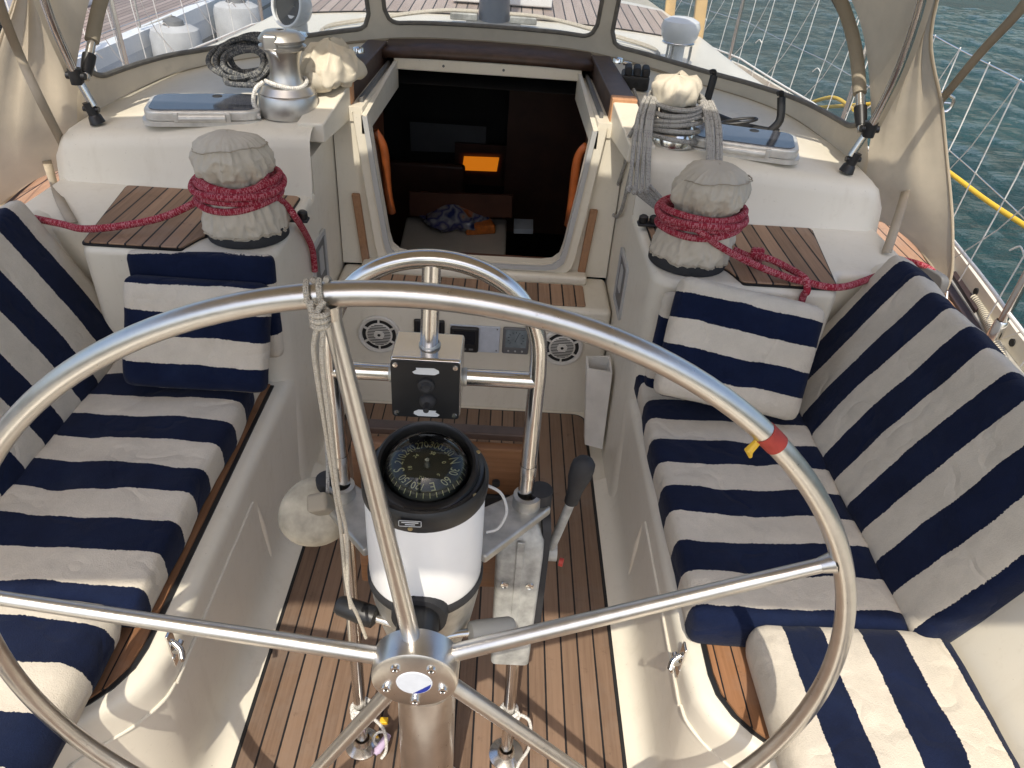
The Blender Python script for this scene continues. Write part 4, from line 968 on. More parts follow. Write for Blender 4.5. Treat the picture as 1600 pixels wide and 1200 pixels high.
# bare silver winch on the coachroof
c = Z(453, 178, zr(.56, 2.2)+.002); sw = thing('halyard_winch', 'bare silver self-tailing winch on the left of the coachroof', 'winch', c)
MB().lathe([(.084, 0), (.0855, .004), (.0845, .058), (.082, .062), (.0825, .066), (.070, .084), (.052, .087)], c, n=56, cap=False).build('winch_base', 'satin', sw)
MB().lathe([(.054, .084), (.046, .105), (.043, .125), (.044, .150), (.050, .172), (.053, .180)], c, n=64, fn=lambda p, a, z: p*(1+.012*math.sin(a*32)) if .1 < z < .165 else p, cap=False).build('drum', 'satin', sw)
tp = MB().lathe([(.053, .180), (.066, .186), (.0665, .192), (.056, .196), (.056, .200), (.065, .204), (.0655, .210), (.056, .222), (.046, .229), (.016, .232), (.014, .226), (0, .226)], c, n=56, cap=False).build('self_tailer', 'satin', sw)
q = MB(); q.box(c+V(-.018, -.052, .205), (.040, .030, .044), Matrix.Rotation(R(8), 3, 'Z')); q.build('stripper_arm', 'satin', sw, bevel=.007)
q = MB(); q.add([c+V(-.04, -.068, .19), c+V(.0, -.070, .19), c+V(.012, -.085, .165), c+V(-.005, -.074, .172)], [(0, 1, 2, 3)]); q.build('feeder', 'satin', sw, solid=.005)
MB().lathe([(.0095, .2325), (.006, .2325), (.006, .2335)], c, n=8).build('handle_socket', 'slot', tp)
q = MB(); q.tube(cr([c+V(math.cos(a)*.058, math.sin(a)*.058, .092+.006*math.sin(a*2)) for a in [R(200+i*20) for i in range(14)]], 4), .006, 8)
q.tube(cr([c+V(-.062, -.02, .092), c+V(-.082, -.035, .075), c+V(-.092, -.04, .04), c+V(-.080, -.055, .012), c+V(-.07, -.075, .006)], 8), .006, 8)
o = q.build('tail_rope', 'white', root=c); tag(o, 'short white rope wrapped low round the bare silver winch', 'rope')
# covered halyard winch with the hanging grey coil
c = Z(1046, 222, zr(.545, 2.2)); hw_ = thing('cloth_capped_winch', 'small winch with cream cloth cap on the right of the coachroof', 'winch', c)
MB().lathe([(.075, 0), (.075, .02), (.062, .05), (.05, .06), (.05, .13)], c, n=40, cap=False).build('winch_drum', 'chrome', hw_)
MB().lathe([(.060, .125), (.066, .14), (.069, .155), (.0715, .175), (.070, .195), (.064, .215), (.050, .230), (.025, .238), (.002, .240)], c, n=72, fn=lambda p, a, z: V(p.x*(1+.20*nz((math.cos(a)*3, math.sin(a)*3, z*22)))-.008, p.y*(1+.20*nz((math.cos(a)*3, math.sin(a)*3, z*22))), .03+p.z*.68+.016*nz((p.x*34, p.y*34, 4))), cap=False).build('cloth_cap', 'bag', hw_, ang=85)
q = MB(); rg = .0058
for i in range(6):
    zz = .125-.021*i
    q.tube(cr([c+V(math.cos(a)*(.078+.004*math.sin(3*a+i)), math.sin(a)*.078, zz+.012*math.sin(a+i*.8)) for a in [2*PI*j/14 for j in range(14)]], 3, True), rg*1.25, 8, closed=True)
yf = 2.055
def hang(x0, x1, y0, pts_z, wob):
    """one hanging loop down the aft face of the coachroof"""
    a = c+V(x0, -.02, .13)
    L = [a, c+V(x0*1.25, -.085, .07), V(c.x+x0*1.35+wob, yf-.018, .90), V(c.x+x0*1.3+wob, yf-.022, pts_z+.06), V(c.x+(x0+x1)/2+wob, yf-.024, pts_z), V(c.x+x1*1.2+wob, yf-.022, pts_z+.05), V(c.x+x1*1.3+wob, yf-.018, .90), c+V(x1*1.25, -.085, .07), c+V(x1, -.02, .13)]
    return cr(L, 8)
for x0, x1, zz, wb in ((-.075, .078, .835, 0), (-.087, .088, .828, .0), (-.064, .066, .85, .004), (-.098, .096, .842, -.002), (-.070, .070, .838, .01)):
    q.tube(hang(x0, x1, 0, zz, wb), rg, 8)
yb = 2.10
q.tube(cr([c+V(-.085, -.03, .11), c+V(-.13, -.04, .02), X(985, 230, XC+.470), X(965, 290, XC+.468), X(952, 322, XC+.468), X(962, 338, XC+.468), X(972, 325, XC+.468), X(985, 270, XC+.468), X(997, 215, XC+.470), c+V(-.10, -.045, .05), c+V(-.08, -.03, .12)], 8), rg, 8)
q.tube(cr([c+V(-.05, .06, .05), Z(1000, 165, 1.02), Z(990, 140, 1.03)], 8), rg, 8)
o = q.build('rope_coil', 'greyrope', root=c); tag(o, 'grey rope coil hung over the cloth capped winch and down the coachroof', 'rope')
# dark rope coil left of the silver winch
cc = Z(388, 122, 1.03); q = MB()
for i in range(10):
    r0 = .048+.0085*(i % 6); ph = i*1.3; tl = R(38+9*math.sin(i*2.3)); oy = -.03+.011*i
    q.tube(cr([cc+V(math.cos(a)*r0*1.25+.010*math.sin(i*2.1), oy+math.sin(a)*r0*math.cos(tl)+.008*math.sin(3*a+ph), .050+math.sin(a)*r0*math.sin(tl)+.006*math.sin(2*a+ph)) for a in [2*PI*j/12 for j in range(12)]], 4, True), .0080, 8, closed=True)
q.tube(cr([cc+V(-.06, -.03, .01), cc+V(-.03, -.10, .005), cc+V(.04, -.11, .006), cc+V(.09, -.09, .006)], 6), .0085, 8)
o = q.build('dark_rope_coil', 'darkrope', root=cc); tag(o, 'dark grey rope coil lying beside the silver winch on the coachroof', 'rope')
# crumpled cloth bag right of the silver winch
bc0 = Z(520, 128, 1.03); bt = thing('cloth_bag', 'crumpled cream cloth bag between silver winch and hatch runner', 'bag', bc0)
MB().lathe([(.02, 0)]+[(interp([(0, .085), (.03, .100), (.065, .094), (.095, .075), (.112, .045), (.118, .003)], .118*i/26), .118*i/26) for i in range(27)], bc0, n=120, fn=lambda p, a, z: V(p.x*.86*(1+.28*nz((math.cos(a)*2.2, math.sin(a)*2.2, z*12+2))), p.y*1.5*(1+.28*nz((math.cos(a)*2.2, math.sin(a)*2.2, z*12+2))), p.z*(1+.35*nz((p.x*14, p.y*14, 1)))+.030*max(0, rid(p.x*11, p.y*9, z*8)-.45)+.018*max(0, rid(p.x*23, p.y*17+3, z*14)-.5)-.006), cap=False).build('bag_body', 'bag', bt, ang=85)
q = MB(); pts = []
for i in range(10):
    a = R(-110+i*20); pts.append((bc0+V(-.03+math.cos(a)*.05, -.11+math.sin(a)*.04, .002), bc0+V(-.03+math.cos(a)*.06, -.11+math.sin(a)*.05, .05+.015*math.sin(i*1.3))))
q.grid([[a, (a+b)/2+V(.004, -.004, 0), b] for a, b in pts]); q.build('bag_mouth', 'bag', bt, solid=.004)
# deck hatches
def hatch(c, ang, label):
    t = thing('deck_hatch', label, 'hatch', c, 'smoked deck hatches on the coachroof')
    rot = Matrix.Rotation(ang, 3, 'Z')
    def pl(w, d, r): return roundpoly(rect(-w, w, -d, d), r, 8)
    def mk(pts, z0, z1): return MB().prism(pts, z0, z1, lambda x, y, z: c+rot @ V(x, y, z+.03*0))
    mk(pl(.168, .108, .055), -.006, .006).build('flange', 'alub', t)
    mk(pl(.160, .100, .050), .006, .034).build('frame', 'alub', t, bevel=.006)
    mk(pl(.147, .088, .042), .034, .0365).build('lens', 'smoke', t, bevel=.001)
    for s in (-1, 1):
        q = MB(); q.box(c+rot @ V(s*.07, -.104, .018), (.014, .012, .026), rot); q.build('hinge', 'alub', t, bevel=.003)
    MB().cyl(c+rot @ V(-.063, -.104, .016), c+rot @ V(.063, -.104, .016), .012, n=14).build('hinge_bar', 'alub', t)
    MB().lathe([(0, .0015), (.014, .0015), (.015, 0)], c+rot @ V(.03, .06, .0365), n=20, cap=False).build('handle_knob', 'blkm', t)
hatch(V(-.895, 2.250, zr(.81, 2.25)+.004), R(14), 'smoked glass deck hatch left of the silver winch')
hatch(V(.725, 2.275, zr(.81, 2.27)+.004), R(-14), 'smoked glass deck hatch right of the hanging grey rope coil')
# rope clutch
k0 = Z(992, 138, 1.005); kt = thing('rope_clutch', 'black triple rope clutch on the coachroof right of the hatch runner', 'rope clutch', k0)
rotk = Matrix.Rotation(R(-6), 3, 'Z')
MB().box(k0+V(0, .03, .022), (.098, .11, .050), rotk).build('clutch_body', 'grey' if False else 'blk', kt, bevel=.008)
for i in (-1, 0, 1):
    q = MB(); q.box(k0+rotk @ V(i*.031, .015, .058), (.026, .085, .030), rotk); q.build('clutch_lever', 'blkm', kt, bevel=.009)
    q = MB(); q.cyl(k0+rotk @ V(i*.031, -.0258, .018), k0+rotk @ V(i*.031, -.024, .018), .009, n=14); q.build('clutch_hole', 'slot', kt)
# small chrome shackles by the runners
for px, py, s in ((560, 82, -1), (965, 98, 1)):
    c0 = Z(px, py, 1.06); q = MB(); q.lathe([(.0, .02), (.018, .016), (.022, .004), (.022, 0)], c0, n=20, cap=False); q.tube([c0+V(s*.02, -.03, .006), c0+V(s*.045, -.05, .006)], .008, 10)
    o = q.build('turning_block', 'chrome', root=c0); tag(o, 'small chrome turning block at the %s hatch runner under the spray hood' % ('left' if s < 0 else 'right'), 'block', 'chrome blocks by the hatch runners')
# black folding bracket
bz = zr(.8, 2.5)+.01
P = [Z(1102, 168, bz), Z(1120, 181, bz), Z(1165, 197, bz), Z(1217, 207, bz)]
br = thing('black_bracket', 'black plastic bracket with two upright arms on the right coachroof', 'bracket', P[1])
MB().tube(cr([P[0]+V(0, 0, .0), P[1], P[2], P[3]], 6), .011, 8).build('bracket_bar', 'blk', br)
up1 = Y(1116, 118, P[0].y+.02); up2 = Y(1221, 152, P[3].y+.03)
MB().tube(cr([P[0]+V(0, 0, -.004), P[0]+(up1-P[0])*.25+V(.0, 0, 0), up1], 5), .0135, 8).build('upright_arm', 'blk', br)
MB().tube(cr([P[3]+V(-.03, .01, -.004), P[3]+(up2-P[3])*.35, up2], 5), .0135, 8).build('upright_arm', 'blk', br)
for u in (up1, up2): MB().tube(cr([u, u+V(-.004, -.004, .014), u+V(-.018, -.008, .012)], 4), .008, 8).build('hook_tip', 'blk', br)
q = MB(); ctr = Z(1155, 189, bz+.02); q.tube(cr([ctr+V(math.cos(a)*.055, math.sin(a)*.022, .01*math.cos(a)) for a in [2*PI*i/12 for i in range(12)]], 3, True), .0045, 8, closed=True); q.build('loop', 'blk', br)

# ------------------------------------------------------------------ cushions
ST = stripe('stripe_seat', .165, .0); 
def cushion(name, label, o, ax_u, ax_v, ax_w, half, r, ph, cat, group, seed=0, per=.165, puff=.006, vdir=1, wr=.004, n=(16, 34, 2), mesh_m=None, bend=None, v0=None, piping=True):
    """u across, v along the stripes' sequence, w thickness"""
    o = Vector(o); U = Vector(ax_u).normalized(); Vv = Vector(ax_v).normalized(); W = Vector(ax_w).normalized()
    m = mesh_m or stripe('stripe_'+name, per, ph)
    def fn(p):
        fx = 1-(p.x/half[0])**4; fy = 1-(p.y/half[1])**6
        top = 1 if p.z > 0 else -.4
        d = puff*fx*fy*top+wr*nz((p.x*7+seed, p.y*7, seed))*(1 if p.z > 0 else .3)+wr*.6*nz((p.x*18+seed, p.y*6, seed*2))+.5*wr*nz((p.x*4, p.y*22+seed, seed))
        q = V(p.x+wr*1.2*nz((p.y*5, seed, 3)), p.y+wr*.8*nz((p.x*5, seed, 9)), p.z+d)
        if bend: q = bend(q)
        return o+U*q.x+Vv*q.y+W*q.z
    mb = MB(); rbox(mb, half, r, n, fn, lambda p: (p.x, (v0 if v0 is not None else 0)+p.y))
    base = o-V(0, 0, half[2])
    ob = mb.build(name, m, root=base, ang=88)
    tag(ob, label, cat, group)
    return ob
# seats: stripes follow world Y, white over [.902,.985]
cushion('seat_cushion', 'long striped seat cushion on the right bench under the backrest', (.612, 1.294, .462), (1, 0, 0), (0, 1, 0), (0, 0, 1), (.213, .426, .042), .024, .902, 'cushion', 'striped bench cushions', 3, v0=1.294, puff=.002, wr=.008)
cushion('seat_cushion', 'long striped seat cushion on the left bench beside the teak edge', (-.818, 1.270, .462), (1, 0, 0), (0, 1, 0), (0, 0, 1), (.205, .425, .042), .024, .880, 'cushion', 'striped bench cushions', 11, v0=1.270, puff=.002, wr=.008)
# backrests
for s, lab in ((1, 'tall striped backrest cushion leaning on the right coaming'), (-1, 'tall striped backrest cushion leaning on the left coaming')):
    up = V(s*.190, 0, .375).normalized(); nrm = V(-s*.375, 0, .190).normalized()
    c0 = S(s, .883 if s > 0 else .895, 0, .495); ctr = c0+up*.222-nrm*.040; ctr.y = 1.2925 if s > 0 else 1.305
    def bend(q, s=s): return q
    cushion('backrest_cushion', lab, ctr, V(0, 1, 0).cross(up)*1, (0, 1, 0), up, (.040, .4475 if s > 0 else .43, .222), .024, (.8640) if s > 0 else 1.335, 'cushion', 'striped bench cushions', 20+s*3, v0=1.2925 if s > 0 else 1.305, puff=.0, wr=.006, n=(2, 34, 12), bend=lambda q: V(q.x*(1+.2*(1-(q.z/.222)**2)*(1-(q.y/.43)**4)), q.y, q.z))
# aft helmsman cushions
cushion('helm_cushion', 'striped helmsman cushion on the right, its stripes running fore and aft', (.690, .42, .468), (0, -1, 0), (1, 0, 0), (0, 0, 1), (.455, .190, .045), .034, .4855, 'cushion', 'striped helmsman cushions', 31, v0=.690, per=.145, puff=.010, wr=.007, n=(34, 16, 2))
cushion('helm_cushion', 'striped helmsman cushion on the left with a rounded front corner', (-.822, .49, .466), (1, 0, 0), (0, 1, 0), (0, 0, 1), (.190, .372, .043), .040, .80, 'cushion', 'striped helmsman cushions', 41, v0=.49, puff=.010, wr=.008, n=(16, 34, 2), bend=lambda q: V(q.x+(.02*(-q.y) if q.x > 0 else 0), q.y-.10*q.x*0-.05*q.x*1.0, q.z))
# pillows against the winch pillars
def pillow(name, lab, c4, th, ph, per, seed, grp, vflip=1, wr=.006):
    TL, TR, BR, BL = [Vector(p) for p in c4]; ctr = (TL+TR+BR+BL)/4
    U = ((TR-TL)+(BR-BL)); hu = U.length/4; U.normalize(); Vv = ((TL-BL)+(TR-BR)); hv = Vv.length/4
    W = U.cross(Vv).normalized(); Vv = W.cross(U).normalized()
    if W.y > 0: W = -W
    return cushion(name, lab, ctr-W*th*.2, U, Vv, W, (hu, hv, th), min(th*.95, .027), ph, 'pillow', grp, seed, per=per, puff=.006, wr=wr, n=(14, 16, 2), v0=0)
g = 'striped pillows at the front of the benches'
pillow('striped_pillow', 'thick tilted striped pillow leaning on the right winch pillar', [(.432, 1.590, .862), (.792, 1.600, .778), (.795, 1.480, .520), (.398, 1.460, .585)], .030, -.018, .128, 51, g)
pillow('striped_pillow', 'thin striped pillow mostly hidden behind the tilted one on the right', [(.415, 1.628, .80), (.770, 1.632, .75), (.770, 1.575, .52), (.392, 1.560, .53)], .022, -.10, .165, 57, g)
pillow('striped_pillow', 'upper striped pillow with a navy top edge on the left winch pillar', [(-.893, 1.628, .812), (-.540, 1.628, .822), (-.545, 1.585, .555), (-.905, 1.585, .545)], .022, .003, .13, 61, g)
pillow('striped_pillow', 'front sagging striped pillow on the left bench below the winch', [(-.875, 1.580, .775), (-.540, 1.580, .762), (-.560, 1.470, .525), (-.920, 1.470, .520)], .034, -.07, .128, 67, g, wr=.009)

# ------------------------------------------------------------------ spray hood
hood = thing('spray_hood', 'beige canvas spray hood with three clear windows over the companionway', 'spray hood', V(XC, 2.6, 1.0))
base_t = [(0, 3.235, 1.040), (.30, 3.225, 1.036), (.50, 3.17, 1.022), (.66, 3.07, 1.008), (.82, 2.955, .988), (.98, 2.855, .970), (1.09, 2.72, .955), (1.145, 2.52, .940), (1.175, 2.34, .925), (1.195, 2.22, .905)]
hoop_t = [(0, 2.98, 1.72), (.33, 2.96, 1.705), (.52, 2.92, 1.68), (.69, 2.86, 1.64), (.84, 2.78, 1.575), (.96, 2.68, 1.50), (1.045, 2.58, 1.425), (1.095, 2.48, 1.34), (1.125, 2.36, 1.23), (1.135, 2.20, 1.06)]
aft_t = [(0, 1.86, 1.90), (.33, 1.87, 1.89), (.60, 1.89, 1.86), (.82, 1.93, 1.79), (.96, 1.98, 1.69), (1.06, 2.03, 1.57), (1.11, 2.07, 1.46), (1.13, 2.09, 1.36), (1.14, 2.12, 1.22), (1.145, 2.18, 1.06)]
def curve_fn(tab):
    pts = [V(*p) for p in tab]; d = cr(pts, 10); n = len(d)-1
    def f(s, t):   # t 0..1 from the centre to the side
        x = t*n; i = min(int(x), n-1); p = d[i]+(d[i+1]-d[i])*(x-i); return V(XC+s*p.x, p.y, p.z)
    return f
fB, fH, fA = curve_fn(base_t), curve_fn(hoop_t), curve_fn(aft_t)
def front(s, t, k):
    a, b_ = fB(s, t), fH(s, t); p = a+(b_-a)*k
    out = .05*math.sin(PI*k)*(.4+.6*(1-t))
    return p+V(s*out*.6*t, out*(1-.4*t), 0)
def ln(s, t): return (fB(s, t)-fH(s, t)).length
TD0, TD1 = .168, .205            # divider between the centre and side windows
TE = .945
def win(s, which):
    """list of (t, klow, khigh)"""
    out = []
    if which == 'c': ts = [TD0*i/24 for i in range(25)]; a, b_ = -1, TD0
    else: ts = [TD1+(TE-TD1)*i/70 for i in range(71)]; a, b_ = TD1, TE
    for t in ts:
        L = max(ln(s, t), .05); lo = (.066 if which == 'c' else .052+.05*max(0, t-.35)+.06*max(0, t-.60))/L; hi = 1-.045/L
        for edge, rr in ((a, .030), (b_, .030 if which == 'c' else .06)):
            d = abs(t-edge)
            if d < rr:
                q = (1-math.sqrt(max(0, 1-(1-d/rr)**2)))
                rise = .055/L*q; lo += rise; hi -= rise
        if which != 'c':
            u_ = min(1, max(0, (t-.85)/(TE-.85))); lo += .70*(hi-lo)*(1-math.sqrt(max(0, 1-u_*u_)))
        if lo > hi: lo = hi = (lo+hi)/2
        out.append((t, lo, hi))
    return out
fab = MB(); K = 10
def patch(mb, rows): mb.grid(rows)
for s in (-1, 1):
    wc, ws = win(s, 'c'), win(s, 's')
    for wl in (wc, ws):
        fab.grid([[front(s, t, lo*j/3)+V(0, 0, .004*nz((t*30, j, s))) for j in range(4)] for t, lo, hi in wl])
        fab.grid([[front(s, t, hi+(1-hi)*j/3) for j in range(4)] for t, lo, hi in wl])
    fab.grid([[front(s, TD0+(TD1-TD0)*i/4, j/14) for j in range(15)] for i in range(5)])
    fab.grid([[front(s, TE+(1-TE)*i/4, j/8) for j in range(9)] for i in range(5)])
    # roof and sides between the hoops, a little outside the tubes
    fab.grid([[fH(s, t)+(fA(s, t)-fH(s, t))*k+V(s*.017*min(1, t*2), 0, .017*(1-t)+.012*math.sin(PI*k)*(1-t)*.0+.006*nz((t*9, k*4, s))) for k in [j/10 for j in range(11)]] for t in [i/40 for i in range(41)]])
    # the wing that hangs outboard to the deck
    W1 = cr([S(s, 1.150, 2.10, 1.50), S(s, 1.165, 2.16, 1.30), S(s, 1.175, 2.24, 1.08), S(s, 1.20, 2.26, .93), S(s, 1.262, 2.37, .80), S(s, 1.30, 2.42, .72)], 6)
    W2 = cr([S(s, 1.135, 2.075, 1.56), S(s, 1.195, 2.15, 1.33), S(s, 1.325, 2.17, 1.13), S(s, 1.42, 2.12, .90), S(s, 1.475, 2.09, .72), S(s, 1.480, 2.06, .635)], 6)
    rows = []
    for i, (a, b_) in enumerate(zip(W1, W2)):
        row = []
        for j in range(13):
            k = j/12; p = a+(b_-a)*k; v = i/len(W1)
            sag = .05*math.sin(PI*k)*v+.016*math.sin(k*13+v*5)*v*(1-k*.6)
            p = p+V(s*.3*sag, .8*sag, -.4*sag)+V(0, .022*nz((k*6, v*3, 3+s)), 0)
            if v > .8: p.z += .08*math.sin(PI*k)*(v-.8)/.2
            row.append(p)
        rows.append(row)
    fab.grid(rows)
    e = MB(); e.tube([r_[-1] for r_ in rows], .0045, 8); e.tube([r_ for r_ in rows[-1]], .004, 8); e.build('wing_hem', 'canvas', hood)
fab.build('canvas', 'canvas', hood, ang=70)
ar, tr_ = fA, None
wins = []
wl = win(1, 'c'); vw = MB(); rows = []
for s in (-1, 1):
    seq = wl if s > 0 else wl
    vw.grid([[front(s, t, lo+(hi-lo)*j/8) for j in range(9)] for t, lo, hi in seq])
vw.build('centre_window', 'vinyl', hood)
def edging(loops, name):
    e = MB()
    for lp in loops: e.tube(lp, .0085, 8)
    e.build(name, 'seam', hood)
lowc = [front(-1, t, lo) for t, lo, hi in reversed(wl)]+[front(1, t, lo) for t, lo, hi in wl[1:]]
hic = [front(-1, t, hi) for t, lo, hi in reversed(wl)]+[front(1, t, hi) for t, lo, hi in wl[1:]]
edging([lowc, hic, [lowc[0], hic[0]] if False else [front(-1, TD0, wl[-1][1]+(wl[-1][2]-wl[-1][1])*j/8) for j in range(9)], [front(1, TD0, wl[-1][1]+(wl[-1][2]-wl[-1][1])*j/8) for j in range(9)]], 'window_edging')
for s in (-1, 1):
    ws = win(s, 's')
    MB().grid([[front(s, t, lo+(hi-lo)*j/8) for j in range(9)] for t, lo, hi in ws]).build('side_window', 'vinyl', hood)
    edging([[front(s, t, lo) for t, lo, hi in ws], [front(s, t, hi) for t, lo, hi in ws], [front(s, ws[0][0], ws[0][1]+(ws[0][2]-ws[0][1])*j/8) for j in range(9)], [front(s, ws[-1][0], ws[-1][1]+(ws[-1][2]-ws[-1][1])*j/4) for j in range(5)]], 'window_edging')
    # hems along the bottom
    MB().tube([fB(s, i/60)+V(0, 0, .002) for i in range(61)], .006, 8).build('bottom_hem', 'canvasd', hood)
inb = lambda s: V(-s*.012, 0, -.004)
for f_, nm in ((fH, 'front_hoop'), (fA, 'aft_hoop')):
    pts = [f_(-1, 1-i/50)+inb(-1) for i in range(50)]+[f_(1, i/50)+inb(1) for i in range(51)]
    MB().tube(pts, .0118, 14).build(nm, 'steel', hood)
for s in (-1, 1):
    # canvas sleeve round the lower front hoop, hinge fittings and feet
    MB().tube([fH(s, t) + V(-s*.012, 0, -.004) for t in [.55+.39*i/24 for i in range(25)]], .019, 14).build('hoop_sleeve', 'canvasd', hood)
    hp = fA(s, .985)+inb(s)
    MB().tube([fH(s, .958)+inb(s), fH(s, .972)+inb(s), fH(s, .988)+inb(s)], [.0185, .0175, .015], 14).build('hinge_jaw', 'blk', hood)
    q = MB(); q.tube([hp+V(0, 0, .02), hp+V(0, 0, -.022)], [.019, .018], 14); q.cyl(hp+V(-.026, 0, 0), hp+V(.026, 0, 0), .010, n=12); q.build('hinge_clamp', 'blk', hood)
    ft_ = S(s, 1.105, 2.175, zr(1.105, 2.17)+.004)
    MB().tube([hp, ft_+V(0, 0, .05)], .0115, 12).build('foot_tube', 'steel', hood)
    q = MB(); d = (hp-ft_).normalized(); q.tube([ft_+V(0, 0, .002), ft_+d*.022, ft_+d*.026, ft_+d*.062], [.022, .0185, .015, .0165], 14); q.cyl(ft_+d*.042+V(-.022, 0, 0), ft_+d*.042+V(.022, 0, 0), .008, n=10); q.build('foot_hinge', 'blk', hood)
# tie-down straps
def ribbon(pts, w, up, th=.003):
    pts = cr(pts, 8); mb = MB(); rows = []
    for i, p in enumerate(pts):
        t = (pts[min(i+1, len(pts)-1)]-pts[max(i-1, 0)]).normalized(); sd = t.cross(Vector(up)).normalized()
        rows.append([p-sd*w/2, p, p+sd*w/2])
    mb.grid(rows); return mb
bk_ = X(1468, 160, 1.27)
stp = thing('strap', 'beige webbing strap with steel buckle running up from the right hood wing', 'strap', bk_, 'spray hood straps')
ribbon([X(1625, -30, 1.10), X(1590, 20, 1.12), X(1530, 85, 1.18), bk_], .022, (-.6, -.8, .2)).build('upper_webbing', 'strap', stp, solid=.002)
ribbon([bk_, X(1447, 200, 1.34), X(1424, 260, 1.33), X(1410, 318, 1.20), X(1385, 395, 1.08)], .026, (-.6, -.8, .2)).build('lower_webbing', 'strap', stp, solid=.002)
q = MB(); d1 = (X(1482, 147, 1.24)-bk_); 
bx0 = [bk_+V(a*.030, 0, b_*.024) for a, b_ in ((-1, -.6), (1, -1), (1.2, .6), (-.8, 1))]
q.tube(cr(bx0, 4, True), .005, 8, closed=True); q.tube([bk_+V(-.03, -.002, 0), bk_+V(.031, -.002, 0)], .0035, 8); q.build('buckle', 'steel', stp)
sl2 = thing('strap', 'beige webbing strap running down over the left hood wing to the deck', 'strap', X(108, 345, -1.15), 'spray hood straps')
ribbon([X(-12, -30, -1.20), X(2, 15, -1.24), X(30, 85, -1.32), X(65, 160, -1.27), X(104, 236, -1.30)], .024, (.6, -.8, .2)).build('upper_webbing', 'strap', sl2, solid=.002)
ribbon([X(58, 190, -1.48), X(75, 258, -1.42), X(92, 308, -1.22), X(113, 348, -1.10)], .026, (.6, -.8, .2)).build('lower_webbing', 'strap', sl2, solid=.002)
# bimini overhead (just above the picture; its shade falls over the seats)
bim = thing('bimini_awning', 'beige canvas bimini awning stretched overhead between wheel and spray hood', 'awning', V(XC, .6, 2.1))
q = MB(); q.grid([[S(1, o, -.17+(1.49+.17)*k-.06*(1-(o/1.25)**2)*(1-k)*1.0, 2.12-.10*(o/1.2)**2-.02*math.sin(PI*k)) for k in [j/12 for j in range(13)]] for o in [-1.35+.15*i for i in range(18)]])
q.build('canvas_top', 'canvas', bim, solid=.002)
for y in (-.19, 1.47):
    pts = [S(-1, 1.24, y*.4+.35, .85), S(-1, 1.24, y*.8+.1, 1.7), S(-1, 1.20, y, 1.98)]+[S(1, o, y, 2.105-.10*(o/1.2)**2) for o in (-1, -.5, 0, .5, 1)]+[S(1, 1.20, y, 1.98), S(1, 1.24, y*.8+.1, 1.7), S(1, 1.24, y*.4+.35, .85)]
    MB().tube(cr(pts, 6), .011, 12).build('hoop', 'steel', bim)

# ------------------------------------------------------------------ rails, nets and deck gear
def rails(s, label):
    t = thing('guard_rail', label, 'guard rail', S(s, beam(1.8)-.06, 1.8, DZ), 'guard rails with white netting')
    yps = [.35, 1.74, 3.55, 5.1]
    pos_ = lambda y, z: S(s, beam(y)-.055+.02*(z-DZ), y, z)
    for y in yps:
        MB().tube([pos_(y, DZ+.01), pos_(y, 1.24)], .0125, 12).build('stanchion', 'steel', t)
        MB().lathe([(.032, 0), (.032, .008), (.02, .02), (.0165, .075), (.014, .08)], pos_(y, DZ+.004), n=18, cap=False).build('stanchion_base', 'chrome', t)
    for z, r_, m2 in ((1.22, .0022, 'steel'), (.94, .0020, 'steel'), (.735, .0055, 'net')):
        MB().tube([pos_(y, z-.012*math.sin(PI*((y-.35) % 1.55)/1.55)) for y in [.35+.125*i for i in range(49)]], r_, 8).build('wire', m2, t)
    q = MB()
    n = 24; y0, dy = .30, .245
    for i in range(n):
        y = y0+dy*i
        def W(z, yy): return pos_(yy, z)+V(0, .006*nz((yy*9, z*7, s)), 0)
        q.tube([W(1.215, y), W(.99, y+.012), W(.86, y+.03), W(.70, y+.045), W(DZ+.04, y+.05)], .0021, 6)
        if i % 2 == 0: q.tube([W(1.215, y), W(.98, y+.13), W(.86, y+.22), W(DZ+.05, y+.42)], .0017, 6)
    for i in range(0, n, 3): q.tube(cr([pos_(y0+dy*i+.03, .87), pos_(y0+dy*i+.05, .885)+V(-s*.01, 0, 0), pos_(y0+dy*i+.08, .86)+V(-s*.015, 0, 0)], 4), .0026, 6)
    q.build('netting', 'net', t)
    return t
rails(1, 'steel guard rail with white netting along the right deck edge above the water')
rails(-1, 'steel guard rail with white netting on the left in front of the neighbouring boat')
# yellow shore line outside the rail
o = MB().tube(cr([V(1.85, 3.4, .90), X(1262, 168, 1.72), X(1300, 152, 1.74), X(1335, 172, 1.74)], 10), .010, 10).build('yellow_hose', 'yellow', root=V(1.7, 3.0, .9)); tag(o, 'yellow hose loop seen through the right hood window', 'hose')
o = MB().tube(cr([X(1380, 200, 1.66), X(1470, 260, 1.66), X(1540, 312, 1.66), X(1605, 355, 1.66), X(1680, 405, 1.66), X(1900, 545, 1.62)], 8), .009, 10).build('yellow_hose', 'yellow', root=X(1540, 312, 1.66)); tag(o, 'taut yellow hose crossing the netting at the right edge', 'hose')
# cream mooring rope on the side deck
pts = [Z(1522, 466, DZ+.02), Z(1532, 478, DZ+.02), Z(1542, 500, DZ+.02), Z(1552, 525, DZ+.02), Z(1566, 560, DZ+.02), Z(1578, 592, DZ+.02), Z(1600, 640, DZ+.02)]
o = MB().tube(cr(pts, 10), .0135, 12).build('mooring_rope', 'cream', root=pts[2]); tag(o, 'thick cream braided rope lying on the right side deck', 'rope')
